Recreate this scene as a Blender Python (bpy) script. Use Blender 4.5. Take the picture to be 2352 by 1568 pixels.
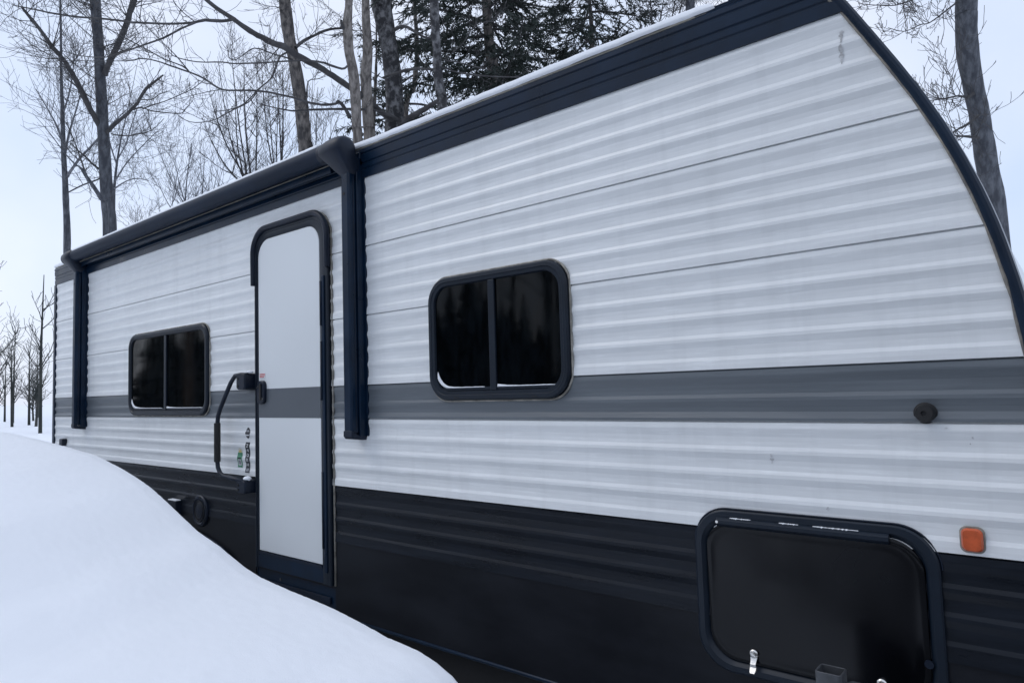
import bpy, bmesh, math, random
from mathutils import Vector, Matrix, noise
random.seed(7)
for o in list(bpy.data.objects): bpy.data.objects.remove(o)
scene = bpy.context.scene
col = scene.collection
R = math.radians

# ------------------------------------------------------------------ camera
CAM = Vector((0.0, -2.1, 1.75))
RX = Vector((0.76872473, 0.63884176, -0.03071634))
UP = Vector((0.06729512, -0.03303089, 0.9971862))
FW = Vector((-0.6360296, 0.76862876, 0.06838259))
FPX = 1571.0                                   # focal length for a 2352 px wide frame
cd = bpy.data.cameras.new('camera'); cam = bpy.data.objects.new('camera', cd); col.objects.link(cam)
cam.matrix_world = Matrix(((RX.x, UP.x, -FW.x, CAM.x), (RX.y, UP.y, -FW.y, CAM.y), (RX.z, UP.z, -FW.z, CAM.z), (0, 0, 0, 1)))
cd.sensor_width = 36; cd.lens = 36 * FPX / 2352; cd.clip_start = 0.05; cd.clip_end = 2000
scene.camera = cam

# ------------------------------------------------------------------ sky, sun, exposure
SUN_EL, SUN_AZ = R(48), R(235)                  # soft veiled sun, high behind the camera's left shoulder
w = bpy.data.worlds.new('World'); scene.world = w; w.use_nodes = True
nt = w.node_tree; nt.nodes.clear()
out = nt.nodes.new('ShaderNodeOutputWorld'); bg = nt.nodes.new('ShaderNodeBackground')
sky = nt.nodes.new('ShaderNodeTexSky'); sky.sky_type = 'NISHITA'; sky.sun_disc = False
sky.sun_elevation = SUN_EL; sky.sun_rotation = SUN_AZ; sky.air_density = 1.2; sky.dust_density = 1.5
tc = nt.nodes.new('ShaderNodeTexCoord'); nz = nt.nodes.new('ShaderNodeTexNoise')
nz.inputs['Scale'].default_value = 2.2; nz.inputs['Detail'].default_value = 5; nz.inputs['Roughness'].default_value = 0.5
cr = nt.nodes.new('ShaderNodeValToRGB')
cr.color_ramp.elements[0].position = 0.3; cr.color_ramp.elements[0].color = (5.5, 6.75, 9.1, 1)
cr.color_ramp.elements[1].position = 0.72; cr.color_ramp.elements[1].color = (8.6, 9.0, 10.2, 1)
mx = nt.nodes.new('ShaderNodeMix'); mx.data_type = 'RGBA'; mx.inputs['Factor'].default_value = 0.84
nt.links.new(tc.outputs['Generated'], nz.inputs['Vector'])
nt.links.new(nz.outputs['Fac'], cr.inputs['Fac'])
nt.links.new(sky.outputs['Color'], mx.inputs['A']); nt.links.new(cr.outputs['Color'], mx.inputs['B'])
nt.links.new(mx.outputs['Result'], bg.inputs['Color']); bg.inputs['Strength'].default_value = 0.119
nt.links.new(bg.outputs['Background'], out.inputs['Surface'])
sl = bpy.data.lights.new('sun', 'SUN'); sl.energy = 0.5; sl.angle = R(25); sl.color = (1.0, 0.96, 0.91)
so = bpy.data.objects.new('sun', sl); col.objects.link(so)
sd = Vector((math.sin(SUN_AZ) * math.cos(SUN_EL), math.cos(SUN_AZ) * math.cos(SUN_EL), math.sin(SUN_EL)))
so.rotation_euler = sd.to_track_quat('Z', 'Y').to_euler()
vs = scene.view_settings; vs.view_transform = 'Standard'; vs.look = 'None'; vs.exposure = 0.0; vs.gamma = 1.0; vs.use_curve_mapping = False
scene.render.engine = 'CYCLES'
scene.render.resolution_x = 1024; scene.render.resolution_y = 682

# ------------------------------------------------------------------ materials
MATS = {}
def mat(name, c, rough=0.5, metal=0.0, var=0.0, vscale=(4, 4, 4), bump=0.0, bscale=(30, 30, 30), spec=0.5, c2=None, cpos=(0.4, 0.65), rvar=0.0, coat=0.0, detail=6):
    m = bpy.data.materials.new(name); m.use_nodes = True
    t = m.node_tree; b = t.nodes['Principled BSDF']
    b.inputs['Base Color'].default_value = (*c, 1); b.inputs['Roughness'].default_value = rough
    b.inputs['Metallic'].default_value = metal; b.inputs['Specular IOR Level'].default_value = spec
    if coat: b.inputs['Coat Weight'].default_value = coat; b.inputs['Coat Roughness'].default_value = 0.08
    if var or c2 or bump or rvar:
        g = t.nodes.new('ShaderNodeNewGeometry')
        def nzn(s, d=detail):
            mp = t.nodes.new('ShaderNodeMapping'); mp.inputs['Scale'].default_value = s
            n = t.nodes.new('ShaderNodeTexNoise'); n.inputs['Scale'].default_value = 1.0; n.inputs['Detail'].default_value = d
            n.inputs['Roughness'].default_value = 0.6
            t.links.new(g.outputs['Position'], mp.inputs['Vector']); t.links.new(mp.outputs['Vector'], n.inputs['Vector'])
            return n
        if var or c2:
            n = nzn(vscale); r = t.nodes.new('ShaderNodeValToRGB')
            a = r.color_ramp.elements
            a[0].position, a[1].position = cpos
            if c2: a[0].color = (*c, 1); a[1].color = (*c2, 1)
            else:
                a[0].color = (*[x * (1 - var) for x in c], 1); a[1].color = (*[min(1, x * (1 + var)) for x in c], 1)
            t.links.new(n.outputs['Fac'], r.inputs['Fac']); t.links.new(r.outputs['Color'], b.inputs['Base Color'])
            if rvar:
                mr = t.nodes.new('ShaderNodeMapRange'); mr.inputs['From Min'].default_value = 0.3; mr.inputs['From Max'].default_value = 0.7
                mr.inputs['To Min'].default_value = rough - rvar; mr.inputs['To Max'].default_value = rough + rvar
                t.links.new(n.outputs['Fac'], mr.inputs['Value']); t.links.new(mr.outputs['Result'], b.inputs['Roughness'])
        if bump:
            n = nzn(bscale); bp = t.nodes.new('ShaderNodeBump'); bp.inputs['Strength'].default_value = 1.0; bp.inputs['Distance'].default_value = bump
            t.links.new(n.outputs['Fac'], bp.inputs['Height']); t.links.new(bp.outputs['Normal'], b.inputs['Normal'])
    MATS[name] = m
    return m
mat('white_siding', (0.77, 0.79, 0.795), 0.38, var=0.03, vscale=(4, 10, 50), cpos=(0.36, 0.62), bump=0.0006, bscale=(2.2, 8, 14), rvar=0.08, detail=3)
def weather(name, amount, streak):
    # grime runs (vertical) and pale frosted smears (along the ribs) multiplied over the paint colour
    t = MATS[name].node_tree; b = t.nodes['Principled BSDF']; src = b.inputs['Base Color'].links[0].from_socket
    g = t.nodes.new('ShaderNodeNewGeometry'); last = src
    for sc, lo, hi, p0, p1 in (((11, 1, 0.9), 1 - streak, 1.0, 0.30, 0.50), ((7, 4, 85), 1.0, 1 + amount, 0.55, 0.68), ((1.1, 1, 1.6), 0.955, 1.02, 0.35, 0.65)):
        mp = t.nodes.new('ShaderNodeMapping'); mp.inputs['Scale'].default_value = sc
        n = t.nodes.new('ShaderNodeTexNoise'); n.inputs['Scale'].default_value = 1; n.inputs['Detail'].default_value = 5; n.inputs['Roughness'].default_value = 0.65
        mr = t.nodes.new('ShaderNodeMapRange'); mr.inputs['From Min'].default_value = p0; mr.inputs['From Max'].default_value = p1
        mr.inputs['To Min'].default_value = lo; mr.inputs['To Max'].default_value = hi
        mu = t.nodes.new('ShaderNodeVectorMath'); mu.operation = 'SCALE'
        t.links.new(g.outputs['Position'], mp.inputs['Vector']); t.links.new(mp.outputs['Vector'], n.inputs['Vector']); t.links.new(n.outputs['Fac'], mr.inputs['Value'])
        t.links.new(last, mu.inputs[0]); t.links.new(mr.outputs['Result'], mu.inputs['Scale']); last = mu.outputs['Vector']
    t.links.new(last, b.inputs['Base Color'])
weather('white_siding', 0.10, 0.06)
mat('grey_siding', (0.120, 0.138, 0.155), 0.38, var=0.08, vscale=(2, 6, 30), bump=0.0016, bscale=(3.5, 8, 45), rvar=0.1)
mat('black_siding', (0.007, 0.010, 0.016), 0.32, spec=0.24, var=0.25, vscale=(3, 6, 20), bump=0.0012, bscale=(4, 8, 45), rvar=0.1)
mat('flat_skirt', (0.004, 0.005, 0.008), 0.36, spec=0.24, c2=(0.011, 0.013, 0.018), vscale=(2, 2, 6), bump=0.0008, bscale=(6, 6, 6), rvar=0.08)
mat('black_trim', (0.003, 0.014, 0.034), 0.32, spec=0.26, var=0.2, vscale=(6, 6, 6), bump=0.0003, bscale=(40, 40, 40), rvar=0.06)  # navy base here and in plastic, awning, frames: lens veil painted into black
mat('black_plastic', (0.006, 0.012, 0.026), 0.44, spec=0.32, var=0.2, vscale=(12, 12, 12), bump=0.0002, bscale=(200, 200, 200))
mat('awning_roll', (0.007, 0.016, 0.034), 0.6, spec=0.24, var=0.15, vscale=(3, 10, 10), bump=0.001, bscale=(4, 30, 30))
mat('frame_paint', (0.007, 0.013, 0.023), 0.36, spec=0.32, var=0.12, vscale=(8, 8, 8), bump=0.0002, bscale=(150, 150, 150))
mat('tinted_glass', (0.002, 0.003, 0.004), 0.05, var=0.5, vscale=(20, 20, 8), spec=0.16, bump=0.00015, bscale=(3, 3, 3), rvar=0.02)
mat('door_white', (0.75, 0.78, 0.79), 0.34, var=0.03, vscale=(1.2, 1.2, 0.8), bump=0.0008, bscale=(1.6, 1.6, 1.6), rvar=0.04, detail=1)
mat('door_grey', (0.100, 0.114, 0.13), 0.36, var=0.04, bump=0.0003, bscale=(4, 4, 4))
mat('compartment_black', (0.003, 0.0035, 0.005), 0.2, spec=0.3, var=0.3, vscale=(3, 3, 3), bump=0.004, bscale=(3.0, 3.0, 3.0), rvar=0.1, detail=2)
mat('chrome', (0.72, 0.7, 0.66), 0.16, metal=1.0, bump=0.0004, bscale=(60, 60, 60))
mat('steel_grey', (0.075, 0.08, 0.088), 0.5, metal=0.3, var=0.2, vscale=(20, 20, 20), bump=0.0004, bscale=(90, 90, 90))
mat('sealant', (0.33, 0.31, 0.27), 0.7, var=0.35, vscale=(25, 25, 25), bump=0.002, bscale=(60, 60, 60))
mat('dark_sealant', (0.12, 0.115, 0.11), 0.7, c2=(0.32, 0.29, 0.24), vscale=(14, 14, 14), bump=0.002, bscale=(60, 60, 60))
mat('membrane', (0.34, 0.32, 0.27), 0.75, var=0.25, vscale=(6, 6, 40), bump=0.002, bscale=(20, 20, 60))  # darkened and greyed: shade under the snow is put into this colour
mat('snow', (0.87, 0.895, 0.93), 0.85, var=0.015, vscale=(1.5, 1.5, 1.5), bump=0.0008, bscale=(40, 40, 40), spec=0.2, detail=9)
t = MATS['snow'].node_tree; b0 = t.nodes['Principled BSDF']; prev = b0.inputs['Normal'].links[0].from_node
g0 = t.nodes.new('ShaderNodeNewGeometry'); n0 = t.nodes.new('ShaderNodeTexNoise'); n0.inputs['Scale'].default_value = 210; n0.inputs['Detail'].default_value = 3
b1 = t.nodes.new('ShaderNodeBump'); b1.inputs['Distance'].default_value = 0.0012; b1.inputs['Strength'].default_value = 0.7
t.links.new(g0.outputs['Position'], n0.inputs['Vector']); t.links.new(n0.outputs['Fac'], b1.inputs['Height']); t.links.new(prev.outputs['Normal'], b1.inputs['Normal']); t.links.new(b1.outputs['Normal'], b0.inputs['Normal'])
mat('orange_lens', (0.55, 0.10, 0.03), 0.25, var=0.15, vscale=(40, 40, 40), coat=0.3)
mat('decal_black', (0.02, 0.023, 0.03), 0.4, var=0.2)
mat('decal_white', (0.72, 0.73, 0.74), 0.4, var=0.03)
mat('decal_grey', (0.25, 0.26, 0.28), 0.4, var=0.2, vscale=(60, 60, 60))
mat('decal_green', (0.075, 0.26, 0.15), 0.45, var=0.12, vscale=(40, 40, 40))
mat('decal_yellow', (0.62, 0.52, 0.22), 0.5, var=0.1)
mat('decal_red', (0.6, 0.16, 0.16), 0.5, var=0.1)
mat('stain', (0.38, 0.38, 0.38), 0.8, c2=(0.70, 0.71, 0.72), vscale=(60, 60, 90), cpos=(0.35, 0.62))
mat('welt', (0.16, 0.15, 0.13), 0.8, var=0.3, vscale=(8, 8, 8))
mat('wet_gravel', (0.045, 0.047, 0.052), 0.8, c2=(0.17, 0.175, 0.185), vscale=(9, 9, 9), cpos=(0.35, 0.7), bump=0.02, bscale=(30, 30, 30))
mat('rubber', (0.012, 0.012, 0.013), 0.7, bump=0.001, bscale=(80, 80, 80))
mat('bark_grey', (0.06, 0.065, 0.078), 0.9, c2=(0.16, 0.17, 0.19), vscale=(16, 16, 5), cpos=(0.42, 0.68), bump=0.02, bscale=(26, 26, 7))
mat('bark_mottled', (0.04, 0.04, 0.044), 0.9, c2=(0.22, 0.22, 0.225), vscale=(10, 10, 8), cpos=(0.46, 0.64), bump=0.03, bscale=(16, 16, 8))
mat('bark_snag', (0.10, 0.088, 0.08), 0.9, c2=(0.34, 0.31, 0.285), vscale=(22, 22, 2.2), cpos=(0.36, 0.66), bump=0.03, bscale=(30, 30, 4))
mat('bark_brown', (0.06, 0.056, 0.056), 0.9, c2=(0.25, 0.225, 0.205), vscale=(14, 14, 5), bump=0.02, bscale=(24, 24, 8))
mat('bark_warm', (0.11, 0.075, 0.055), 0.9, c2=(0.22, 0.17, 0.13), vscale=(14, 14, 3), bump=0.02, bscale=(24, 24, 6))
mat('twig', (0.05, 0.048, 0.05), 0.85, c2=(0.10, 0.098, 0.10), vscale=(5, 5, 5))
mat('twig_hazy', (0.13, 0.135, 0.155), 0.85, c2=(0.21, 0.215, 0.235), vscale=(5, 5, 5))  # paler bluish twigs for far trees: distance haze painted into the colour
mat('needles', (0.012, 0.020, 0.017), 0.7, c2=(0.040, 0.056, 0.046), vscale=(5, 5, 5), cpos=(0.35, 0.7))
mat('wood_far', (0.02, 0.026, 0.024), 0.9, c2=(0.055, 0.056, 0.05), vscale=(0.8, 0.8, 0.8))

# ------------------------------------------------------------------ mesh helpers
class MB:
    def __init__(s): s.v = []; s.f = []
    def add(s, vs_, fs_):
        n = len(s.v); s.v += [tuple(p) for p in vs_]; s.f += [tuple(i + n for i in f) for f in fs_]
    def box(s, x0, x1, y0, y1, z0, z1):
        s.add([(x0, y0, z0), (x1, y0, z0), (x1, y1, z0), (x0, y1, z0), (x0, y0, z1), (x1, y0, z1), (x1, y1, z1), (x0, y1, z1)],
              [(3, 2, 1, 0), (4, 5, 6, 7), (0, 1, 5, 4), (1, 2, 6, 5), (2, 3, 7, 6), (3, 0, 4, 7)])
    def loops(s, L, closed=True, cap0=False, cap1=False):
        n = len(L[0]); vs_ = [p for l in L for p in l]; fs_ = []
        for i in range(len(L) - 1):
            for j in range(n if closed else n - 1):
                k = (j + 1) % n
                fs_.append((i * n + j, i * n + k, (i + 1) * n + k, (i + 1) * n + j))
        if cap0: fs_.append(tuple(range(n - 1, -1, -1)))
        if cap1: fs_.append(tuple((len(L) - 1) * n + j for j in range(n)))
        s.add(vs_, fs_)
    def tube(s, pts, rad, sides=8, caps=True, flat=None):
        pts = [Vector(p) for p in pts]; n = len(pts)
        if not isinstance(rad, (list, tuple)): rad = [rad] * n
        L = []; ref = None
        for i in range(n):
            d = (pts[min(i + 1, n - 1)] - pts[max(i - 1, 0)])
            if d.length < 1e-9: d = Vector((0, 0, 1))
            d.normalize()
            if ref is None:
                ref = Vector((0, 0, 1)) if abs(d.z) < 0.9 else Vector((1, 0, 0))
                a = d.cross(ref).normalized()
            else:
                a = (a - d * a.dot(d))
                a = a.normalized() if a.length > 1e-6 else d.orthogonal().normalized()
            b = d.cross(a)
            L.append([pts[i] + (a * math.cos(t) + b * math.sin(t)) * rad[i] for t in [2 * math.pi * k / sides for k in range(sides)]])
        s.loops(L, True, caps, caps)
    def build(s, name, m, parent=None, smooth=False, bevel=0, loc=None, auto=False):
        me = bpy.data.meshes.new(name); me.from_pydata(s.v, [], s.f); me.update()
        bm = bmesh.new(); bm.from_mesh(me); bmesh.ops.recalc_face_normals(bm, faces=bm.faces); bm.to_mesh(me); bm.free()
        return link(name, me, m, parent, smooth, bevel, auto)
def link(name, me, m, parent=None, smooth=False, bevel=0, auto=False):
    o = bpy.data.objects.new(name, me); col.objects.link(o); me.materials.append(MATS[m])
    if smooth:
        for p in me.polygons: p.use_smooth = True
    if auto: me.set_sharp_from_angle(angle=R(32))
    if bevel:
        b = o.modifiers.new('bevel', 'BEVEL'); b.width = bevel; b.segments = 2; b.limit_method = 'ANGLE'; b.angle_limit = R(40)
    if parent: setpar(o, parent)
    return o
def setpar(o, p):
    o.parent = p; o.matrix_parent_inverse = wm(p).inverted()
def wm(o):
    m = Matrix.Translation(o.location)
    return wm(o.parent) @ o.matrix_parent_inverse @ m if o.parent else m
def thing(name, label, cat, loc, group=None):
    o = bpy.data.objects.new(name, None); col.objects.link(o); o.location = loc
    o.empty_display_size = 0.2
    return tag(o, label, cat, group)
def tag(o, label=None, cat=None, group=None, kind=None):
    if label: o['label'] = label
    if cat: o['category'] = cat
    if group: o['group'] = group
    if kind: o['kind'] = kind
    return o
def rrect(x0, x1, z0, z1, r, n=7, bot=True):
    P = []
    for (cx, cz, a0, on) in ((x1 - r, z1 - r, 0, True), (x0 + r, z1 - r, 90, True), (x0 + r, z0 + r, 180, bot), (x1 - r, z0 + r, 270, bot)):
        for k in range(n):
            a = R(a0 + 90 * k / (n - 1))
            if on: P.append((cx + r * math.cos(a), cz + r * math.sin(a)))
            else:
                P.append((x0 if a0 == 180 else x1, z0 + (1e-4 * k if a0 == 270 else 1e-4 * (n - k))))
    return P
def ring(P, y): return [(x, y, z) for x, z in P]
def interp(T, x):
    if x <= T[0][0]: return T[0][1]
    for (a, b), (c, d) in zip(T, T[1:]):
        if x <= c: return b + (d - b) * (x - a) / (c - a)
    return T[-1][1]
def at(px, py, dist):
    d = FW + RX * ((px - 1176) / FPX) - UP * ((py - 784) / FPX)
    return CAM + d.normalized() * dist

# ------------------------------------------------------------------ ground and snow bank
GZ = 0.12
def gridmesh(xs, ys, fn):
    mb = MB(); nx, ny = len(xs), len(ys)
    mb.v = [(x, y, fn(x, y)) for y in ys for x in xs]
    mb.f = [(j * nx + i, j * nx + i + 1, (j + 1) * nx + i + 1, (j + 1) * nx + i) for j in range(ny - 1) for i in range(nx - 1)]
    return mb
def lin(a, b, n): return [a + (b - a) * i / (n - 1) for i in range(n)]
def fbm(x, y, s): return noise.noise((x * s, y * s, 3.1)) + 0.5 * noise.noise((x * s * 2.1, y * s * 2.1, 9.7))
gx = [-900, -400, -200, -100, -60] + lin(-40, 30, 71) + [60, 120, 300, 900]
gy = [-900, -400, -200, -100, -60] + lin(-40, 60, 101) + [100, 200, 400, 900]
def gh(x, y):
    b = 0.10 * fbm(x, y, 0.18)
    u = 0.25 if -8 < x < 1 and -1 < y < 3.5 else 0.0
    if -4 < x < 13 and -13 < y < 1.5: return GZ - 0.03
    return GZ + b * (1 - u * 3) + (-0.04 if u else 0.0)
g = gridmesh(gx, gy, gh).build('snow_ground', 'snow', smooth=True)
tag(g, kind='structure')
def dh(x, y): return GZ + 0.012 * fbm(x, y, 2.5) + 0.006 * fbm(x, y, 9)
dw = gridmesh(lin(-2.6, 9, 60), lin(-9.5, -0.15, 50), dh).build('driveway', 'wet_gravel', smooth=True)
tag(dw, kind='structure')
RIDGE = [(-14, 1.62), (-9, 1.60), (-6.211, 1.566), (-5.596, 1.536), (-4.988, 1.501), (-4.473, 1.464), (-4.151, 1.416), (-3.752, 1.345), (-3.498, 1.276), (-3.224, 1.197), (-3.017, 1.15),
         (-2.791, 1.076), (-2.669, 1.048), (-2.46, 1.019), (-2.173, 0.994), (-2.02, 0.975), (-1.878, 0.952), (-1.726, 0.941), (-1.645, 0.925), (-1.568, 0.896), (-1.513, 0.865), (-1.40, 0.80), (-1.1, 0.62), (-0.6, 0.38), (-0.2, 0.2), (0.4, 0.02)]
def ridge(x): return interp(RIDGE, x) - 0.016 - 0.036 * math.exp(-((x + 3.15) / 0.55) ** 2)
def bank(x, y):
    s = -0.6 - y                                  # distance from the ridge towards the viewer
    e = (0.002 * fbm(x, y, 6) + 0.0016 * fbm(x, y, 33)) - 0.012
    if s >= 0:
        h = ridge(x) - 0.16 * s - 0.03 * s * s + 0.03 * fbm(x, y, 0.9) * max(0, min(1, (s - 0.3) * 1.2))
        if s > 2.2: h -= 0.5 * (s - 2.2)
    else:
        h = ridge(x) - 0.08 * min(1, -s / 0.1) * (-s) - 1.25 * max(0, -s - 0.05)
    if s > 0.15: e += (0.010 * noise.noise((x * 1.3 + 4, y * 3.1, 2)) - 0.006 * max(0, noise.noise((x * 3.7, y * 3.7, 11)))) * min(1, (s - 0.15) * 2)
    return max(h + e, -0.2)
bx = lin(-14, -7, 50)[:-1] + lin(-7, -1, 340)[:-1] + lin(-1, 0.4, 50)
by = lin(-8, -3, 30)[:-1] + lin(-3, -1.2, 70)[:-1] + lin(-1.2, -0.42, 130)[:-1] + lin(-0.42, 0.9, 40)
b = gridmesh(bx, by, bank).build('snow_bank', 'snow', smooth=True)
tag(b, kind='structure')

# ------------------------------------------------------------------ the trailer
TX0 = -7.03
T = thing('travel_trailer', 'long white ribbed travel trailer with black trim, grey stripe and black skirt', 'travel trailer', (-3.5, 1.2, GZ))
XF = [(0.60, -0.10), (1.3, -0.085), (1.6, -0.088), (1.8, -0.101), (1.95, -0.120), (2.1, -0.152), (2.2, -0.180), (2.3, -0.214), (2.4, -0.2535), (2.5, -0.299), (2.6, -0.350),
      (2.7, -0.404), (2.8, -0.459), (2.85, -0.489), (2.9, -0.53), (2.94, -0.59), (2.96, -0.66), (2.975, -0.80)]
def xf(z): return interp(XF, z)
# hollow-looking core shell behind the cladding
zs = [0.66] + lin(0.7, 2.965, 40)
poly = [(xf(z) - 0.004, z) for z in zs] + [(TX0 + 0.01, 2.965), (TX0 + 0.01, 0.66)]
mb = MB(); mb.loops([[(x, 0.004, z) for x, z in poly], [(x, 2.38, z) for x, z in poly]], True, True, True)
mb.build('body_shell', 'door_white', T, auto=True, smooth=True)

PERIOD = [(0.0, 0.7), (0.034, 5.3), (0.064, 6.0), (0.122, 0.7), (0.163, 0.0)]
def panel_profile():
    P = [(0.0, -2.5), (0.016, -2.5), (0.017, 4.0), (0.062, 6.0), (0.075, 5.8), (0.145, 0.6), (0.19, 0.0)]
    for t0 in (0.233, 0.447, 0.663, 0.880):
        for t, d in PERIOD:
            if t0 + t < 0.955: P.append((t0 + t, d))
    P += [(0.955, 6.4), (1.0, 6.6)]
    return P
PROF = panel_profile(); PH = 0.338
DEPTHS = []                                       # (ztop, zbottom, [(z, d)]) for decals
def siding(ztop, zbot, m, name='siding_panel'):
    h = ztop - zbot
    P = []
    for t, d in PROF:
        if t * PH <= h - 0.012 or abs(h - PH) < 0.02: P.append((ztop - t * (PH if abs(h - PH) > 0.02 else h), d / 1000))
    if abs(h - PH) > 0.02: P += [(zbot + 0.008, 0.0076), (zbot, 0.008)]
    DEPTHS.append((ztop, zbot, [(-z, d) for z, d in P]))
    P = [(ztop + 0.012, -0.0028)] + P + [(zbot, -0.001)]
    xs = lin(TX0, -0.9, 60)
    L = []
    for z, d in P:
        row = []
        xe = xf(z) + 0.003
        for x in xs + lin(-0.8, xe, 8):
            row.append((x, -0.005 - d + wobble(x, z), z))
        L.append(row)
    mb = MB(); mb.loops(L, closed=False)
    o = mb.build(name, m, T)
    return o
def wobble(x, z): return 0.0011 * noise.noise((x * 1.7, z * 9, 0.3)) + 0.0009 * noise.noise((x * 4.2, z * 26, 4.0))
def sdepth(z):
    for zt, zb, P in DEPTHS:
        if zb <= z <= zt: return interp(P, -z)
    return 0.006
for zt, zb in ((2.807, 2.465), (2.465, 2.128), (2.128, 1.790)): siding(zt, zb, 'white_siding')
tag(siding(1.790, 1.629, 'grey_siding'), 'grey ribbed stripe panel')
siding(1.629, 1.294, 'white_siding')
tag(siding(1.294, 1.018, 'black_siding', 'skirt_panel'), 'black ribbed skirt panel')
# smooth lower skirt, notched above the step under the door
zA, zB = 0.655, 0.79
def plate(mb, pts, y0, y1):
    mb.loops([[(x, y0, z) for x, z in pts], [(x, y1, z) for x, z in pts]], True, True, True)
fenx = [(-5.6 + 1.72 * 0.5 * (1 - math.cos(math.pi * k / 16)), 0.655 + 0.26 * math.sin(math.pi * k / 16) ** 0.6) for k in range(17)]
mb = MB()
plate(mb, [(TX0, 1.017), (TX0, zA)] + fenx + [(-3.66, zA), (-3.66, zB), (-2.915, zB - 0.005), (-2.915, zA), (-0.095, zA), (-0.085, 1.017)], -0.008, -0.002)
tag(mb.build('lower_skirt', 'flat_skirt', T), 'smooth black lower skirt')
for a_, b_ in ((-2.91, -0.1), (TX0, -5.7)):
    mb = MB(); mb.tube([(a_, -0.006, zA), (b_, -0.006, zA)], 0.009, 8); mb.build('bottom_rail', 'black_trim', T, smooth=True)
for a_, b_ in ((0.05, 0.11), (2.2, 2.28)):
    mb = MB(); mb.box(TX0, -0.2, a_, b_, 0.36, 0.652); mb.build('chassis_rail', 'rubber', T)
mb = MB(); mb.box(TX0 + 0.05, -0.15, 0.012, 2.36, 0.64, 0.656); mb.build('underbelly', 'rubber', T)
# fender lip and wheels
fl = [(x, -0.02, z + 0.004) for x, z in fenx]
mb = MB(); mb.tube(fl, 0.017, 8); mb.build('fender_lip', 'black_plastic', T, smooth=True)
for x in (-5.25, -4.3):
    mb = MB()
    prof = [(0.10, 0.17), (0.16, 0.19), (0.30, 0.19), (0.335, 0.15), (0.335, 0.05), (0.30, 0.01), (0.16, 0.01), (0.10, 0.03)]
    mb.loops([[(x + r * math.cos(a), y, 0.455 + r * math.sin(a)) for a in [2 * math.pi * k / 28 for k in range(28)]] for r, y in prof])
    t_ = mb.build('wheel', 'rubber', T, smooth=True)
    mb = MB(); mb.loops([[(x + r * math.cos(a), y, 0.455 + r * math.sin(a)) for a in [2 * math.pi * k / 20 for k in range(20)]] for r, y in ((0.19, 0.04), (0.17, 0.06), (0.08, 0.05), (0.05, 0.02), (0.001, 0.02))])
    mb.build('rim', 'steel_grey', t_, smooth=True)
# folded entry step under the door
mb = MB(); mb.box(-3.665, -2.912, 0.0, 0.5, 0.45, 0.80)
st = mb.build('entry_step', 'black_trim', T, bevel=0.006)
mb = MB(); mb.box(-3.57, -2.96, -0.012, -0.001, 0.70, 0.735); mb.build('tread_edge', 'black_plastic', st, bevel=0.003)
mb = MB(); mb.tube([(-3.42, -0.004, 0.755), (-3.42, 0.004, 0.755)], 0.008, 10); mb.build('bolt', 'steel_grey', st)

# roof: trim, membrane edge, snow
FP = [(0.000, 2.800), (0.011, 2.800), (0.012, 2.838), (0.007, 2.841), (0.007, 2.846), (0.011, 2.850), (0.012, 2.868), (0.008, 2.871), (0.008, 2.875), (0.013, 2.879), (0.015, 2.915), (0.011, 2.918), (0.011, 2.922), (0.016, 2.926), (0.016, 2.940), (0.008, 2.949), (-0.004, 2.950)]
mb = MB(); mb.loops([[(x if x < -0.8 else xf(z) + 0.006, -0.006 - d + 0.0006 * noise.noise((x * 3, z * 4, 1)), z) for x in lin(TX0, -0.9, 40) + [-0.5]] for d, z in FP], closed=False)
mb.build('roof_trim', 'black_trim', T)
MP = [(0.004, 2.946), (0.010, 2.950), (0.009, 2.958), (0.0, 2.966), (-0.03, 2.970)]
mb = MB(); mb.loops([[(x, -0.006 - d + 0.002 * noise.noise((x * 6, z * 20, 2)), z) for x in lin(TX0, -0.86, 120)] for d, z in MP], closed=False)
mb.build('roof_membrane_edge', 'membrane', T, smooth=True)
# ribbed roof lip ahead of the snow, rolling over the front
mb = MB(); mb.loops([[(x, -0.006 - d, z - 0.0) for x in lin(-0.9, -0.66, 8)] for d, z in [(0.008, 2.947), (0.011, 2.953), (0.006, 2.957), (0.008, 2.963), (-0.02, 2.972)]], closed=False)
mb.build('roof_lip', 'black_trim', T)

# front corner moulding sweeping down the curved nose
pts = []
zc = [2.985] + lin(2.96, 2.55, 22) + lin(2.5, 0.66, 40)
for z in zc: pts.append(Vector((xf(z), 0, z)))
L = []; Ls = []
for i, p in enumerate(pts):
    d = (pts[min(i + 1, len(pts) - 1)] - pts[max(i - 1, 0)]).normalized()
    nrm = Vector((-d.z, 0, d.x))
    sec = [(0.0, 0.0), (0.0, -0.014), (0.005, -0.019), (0.013, -0.021), (0.021, -0.018), (0.027, -0.010), (0.029, 0.03), (0.0, 0.03)]
    L.append([p + nrm * a + Vector((0, y, 0)) for a, y in sec])
    Ls.append(p + nrm * -0.001 + Vector((0, -0.0115 + 0.003 * noise.noise((0, 0, p.z * 30)), 0)))
mb = MB(); mb.loops(L, True, True, True); mb.build('corner_moulding', 'black_trim', T, smooth=True, auto=True)
mb = MB(); mb.tube(Ls, [0.0045 + 0.003 * noise.noise((p.z * 23, 2, 0)) for p in Ls], 6); mb.build('sealant_bead', 'dark_sealant', T, smooth=True)
# front wall skin on the nose
mb = MB(); mb.loops([[(xf(z) + 0.012, y, z) for z in lin(0.66, 2.965, 50)] for y in (0.03, 2.36)], closed=False)
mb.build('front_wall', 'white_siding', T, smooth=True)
# rear corner moulding
mb = MB(); mb.box(TX0 - 0.02, TX0 + 0.03, -0.018, 0.05, 0.66, 2.80); mb.build('corner_moulding', 'black_trim', T, bevel=0.006)

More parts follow.
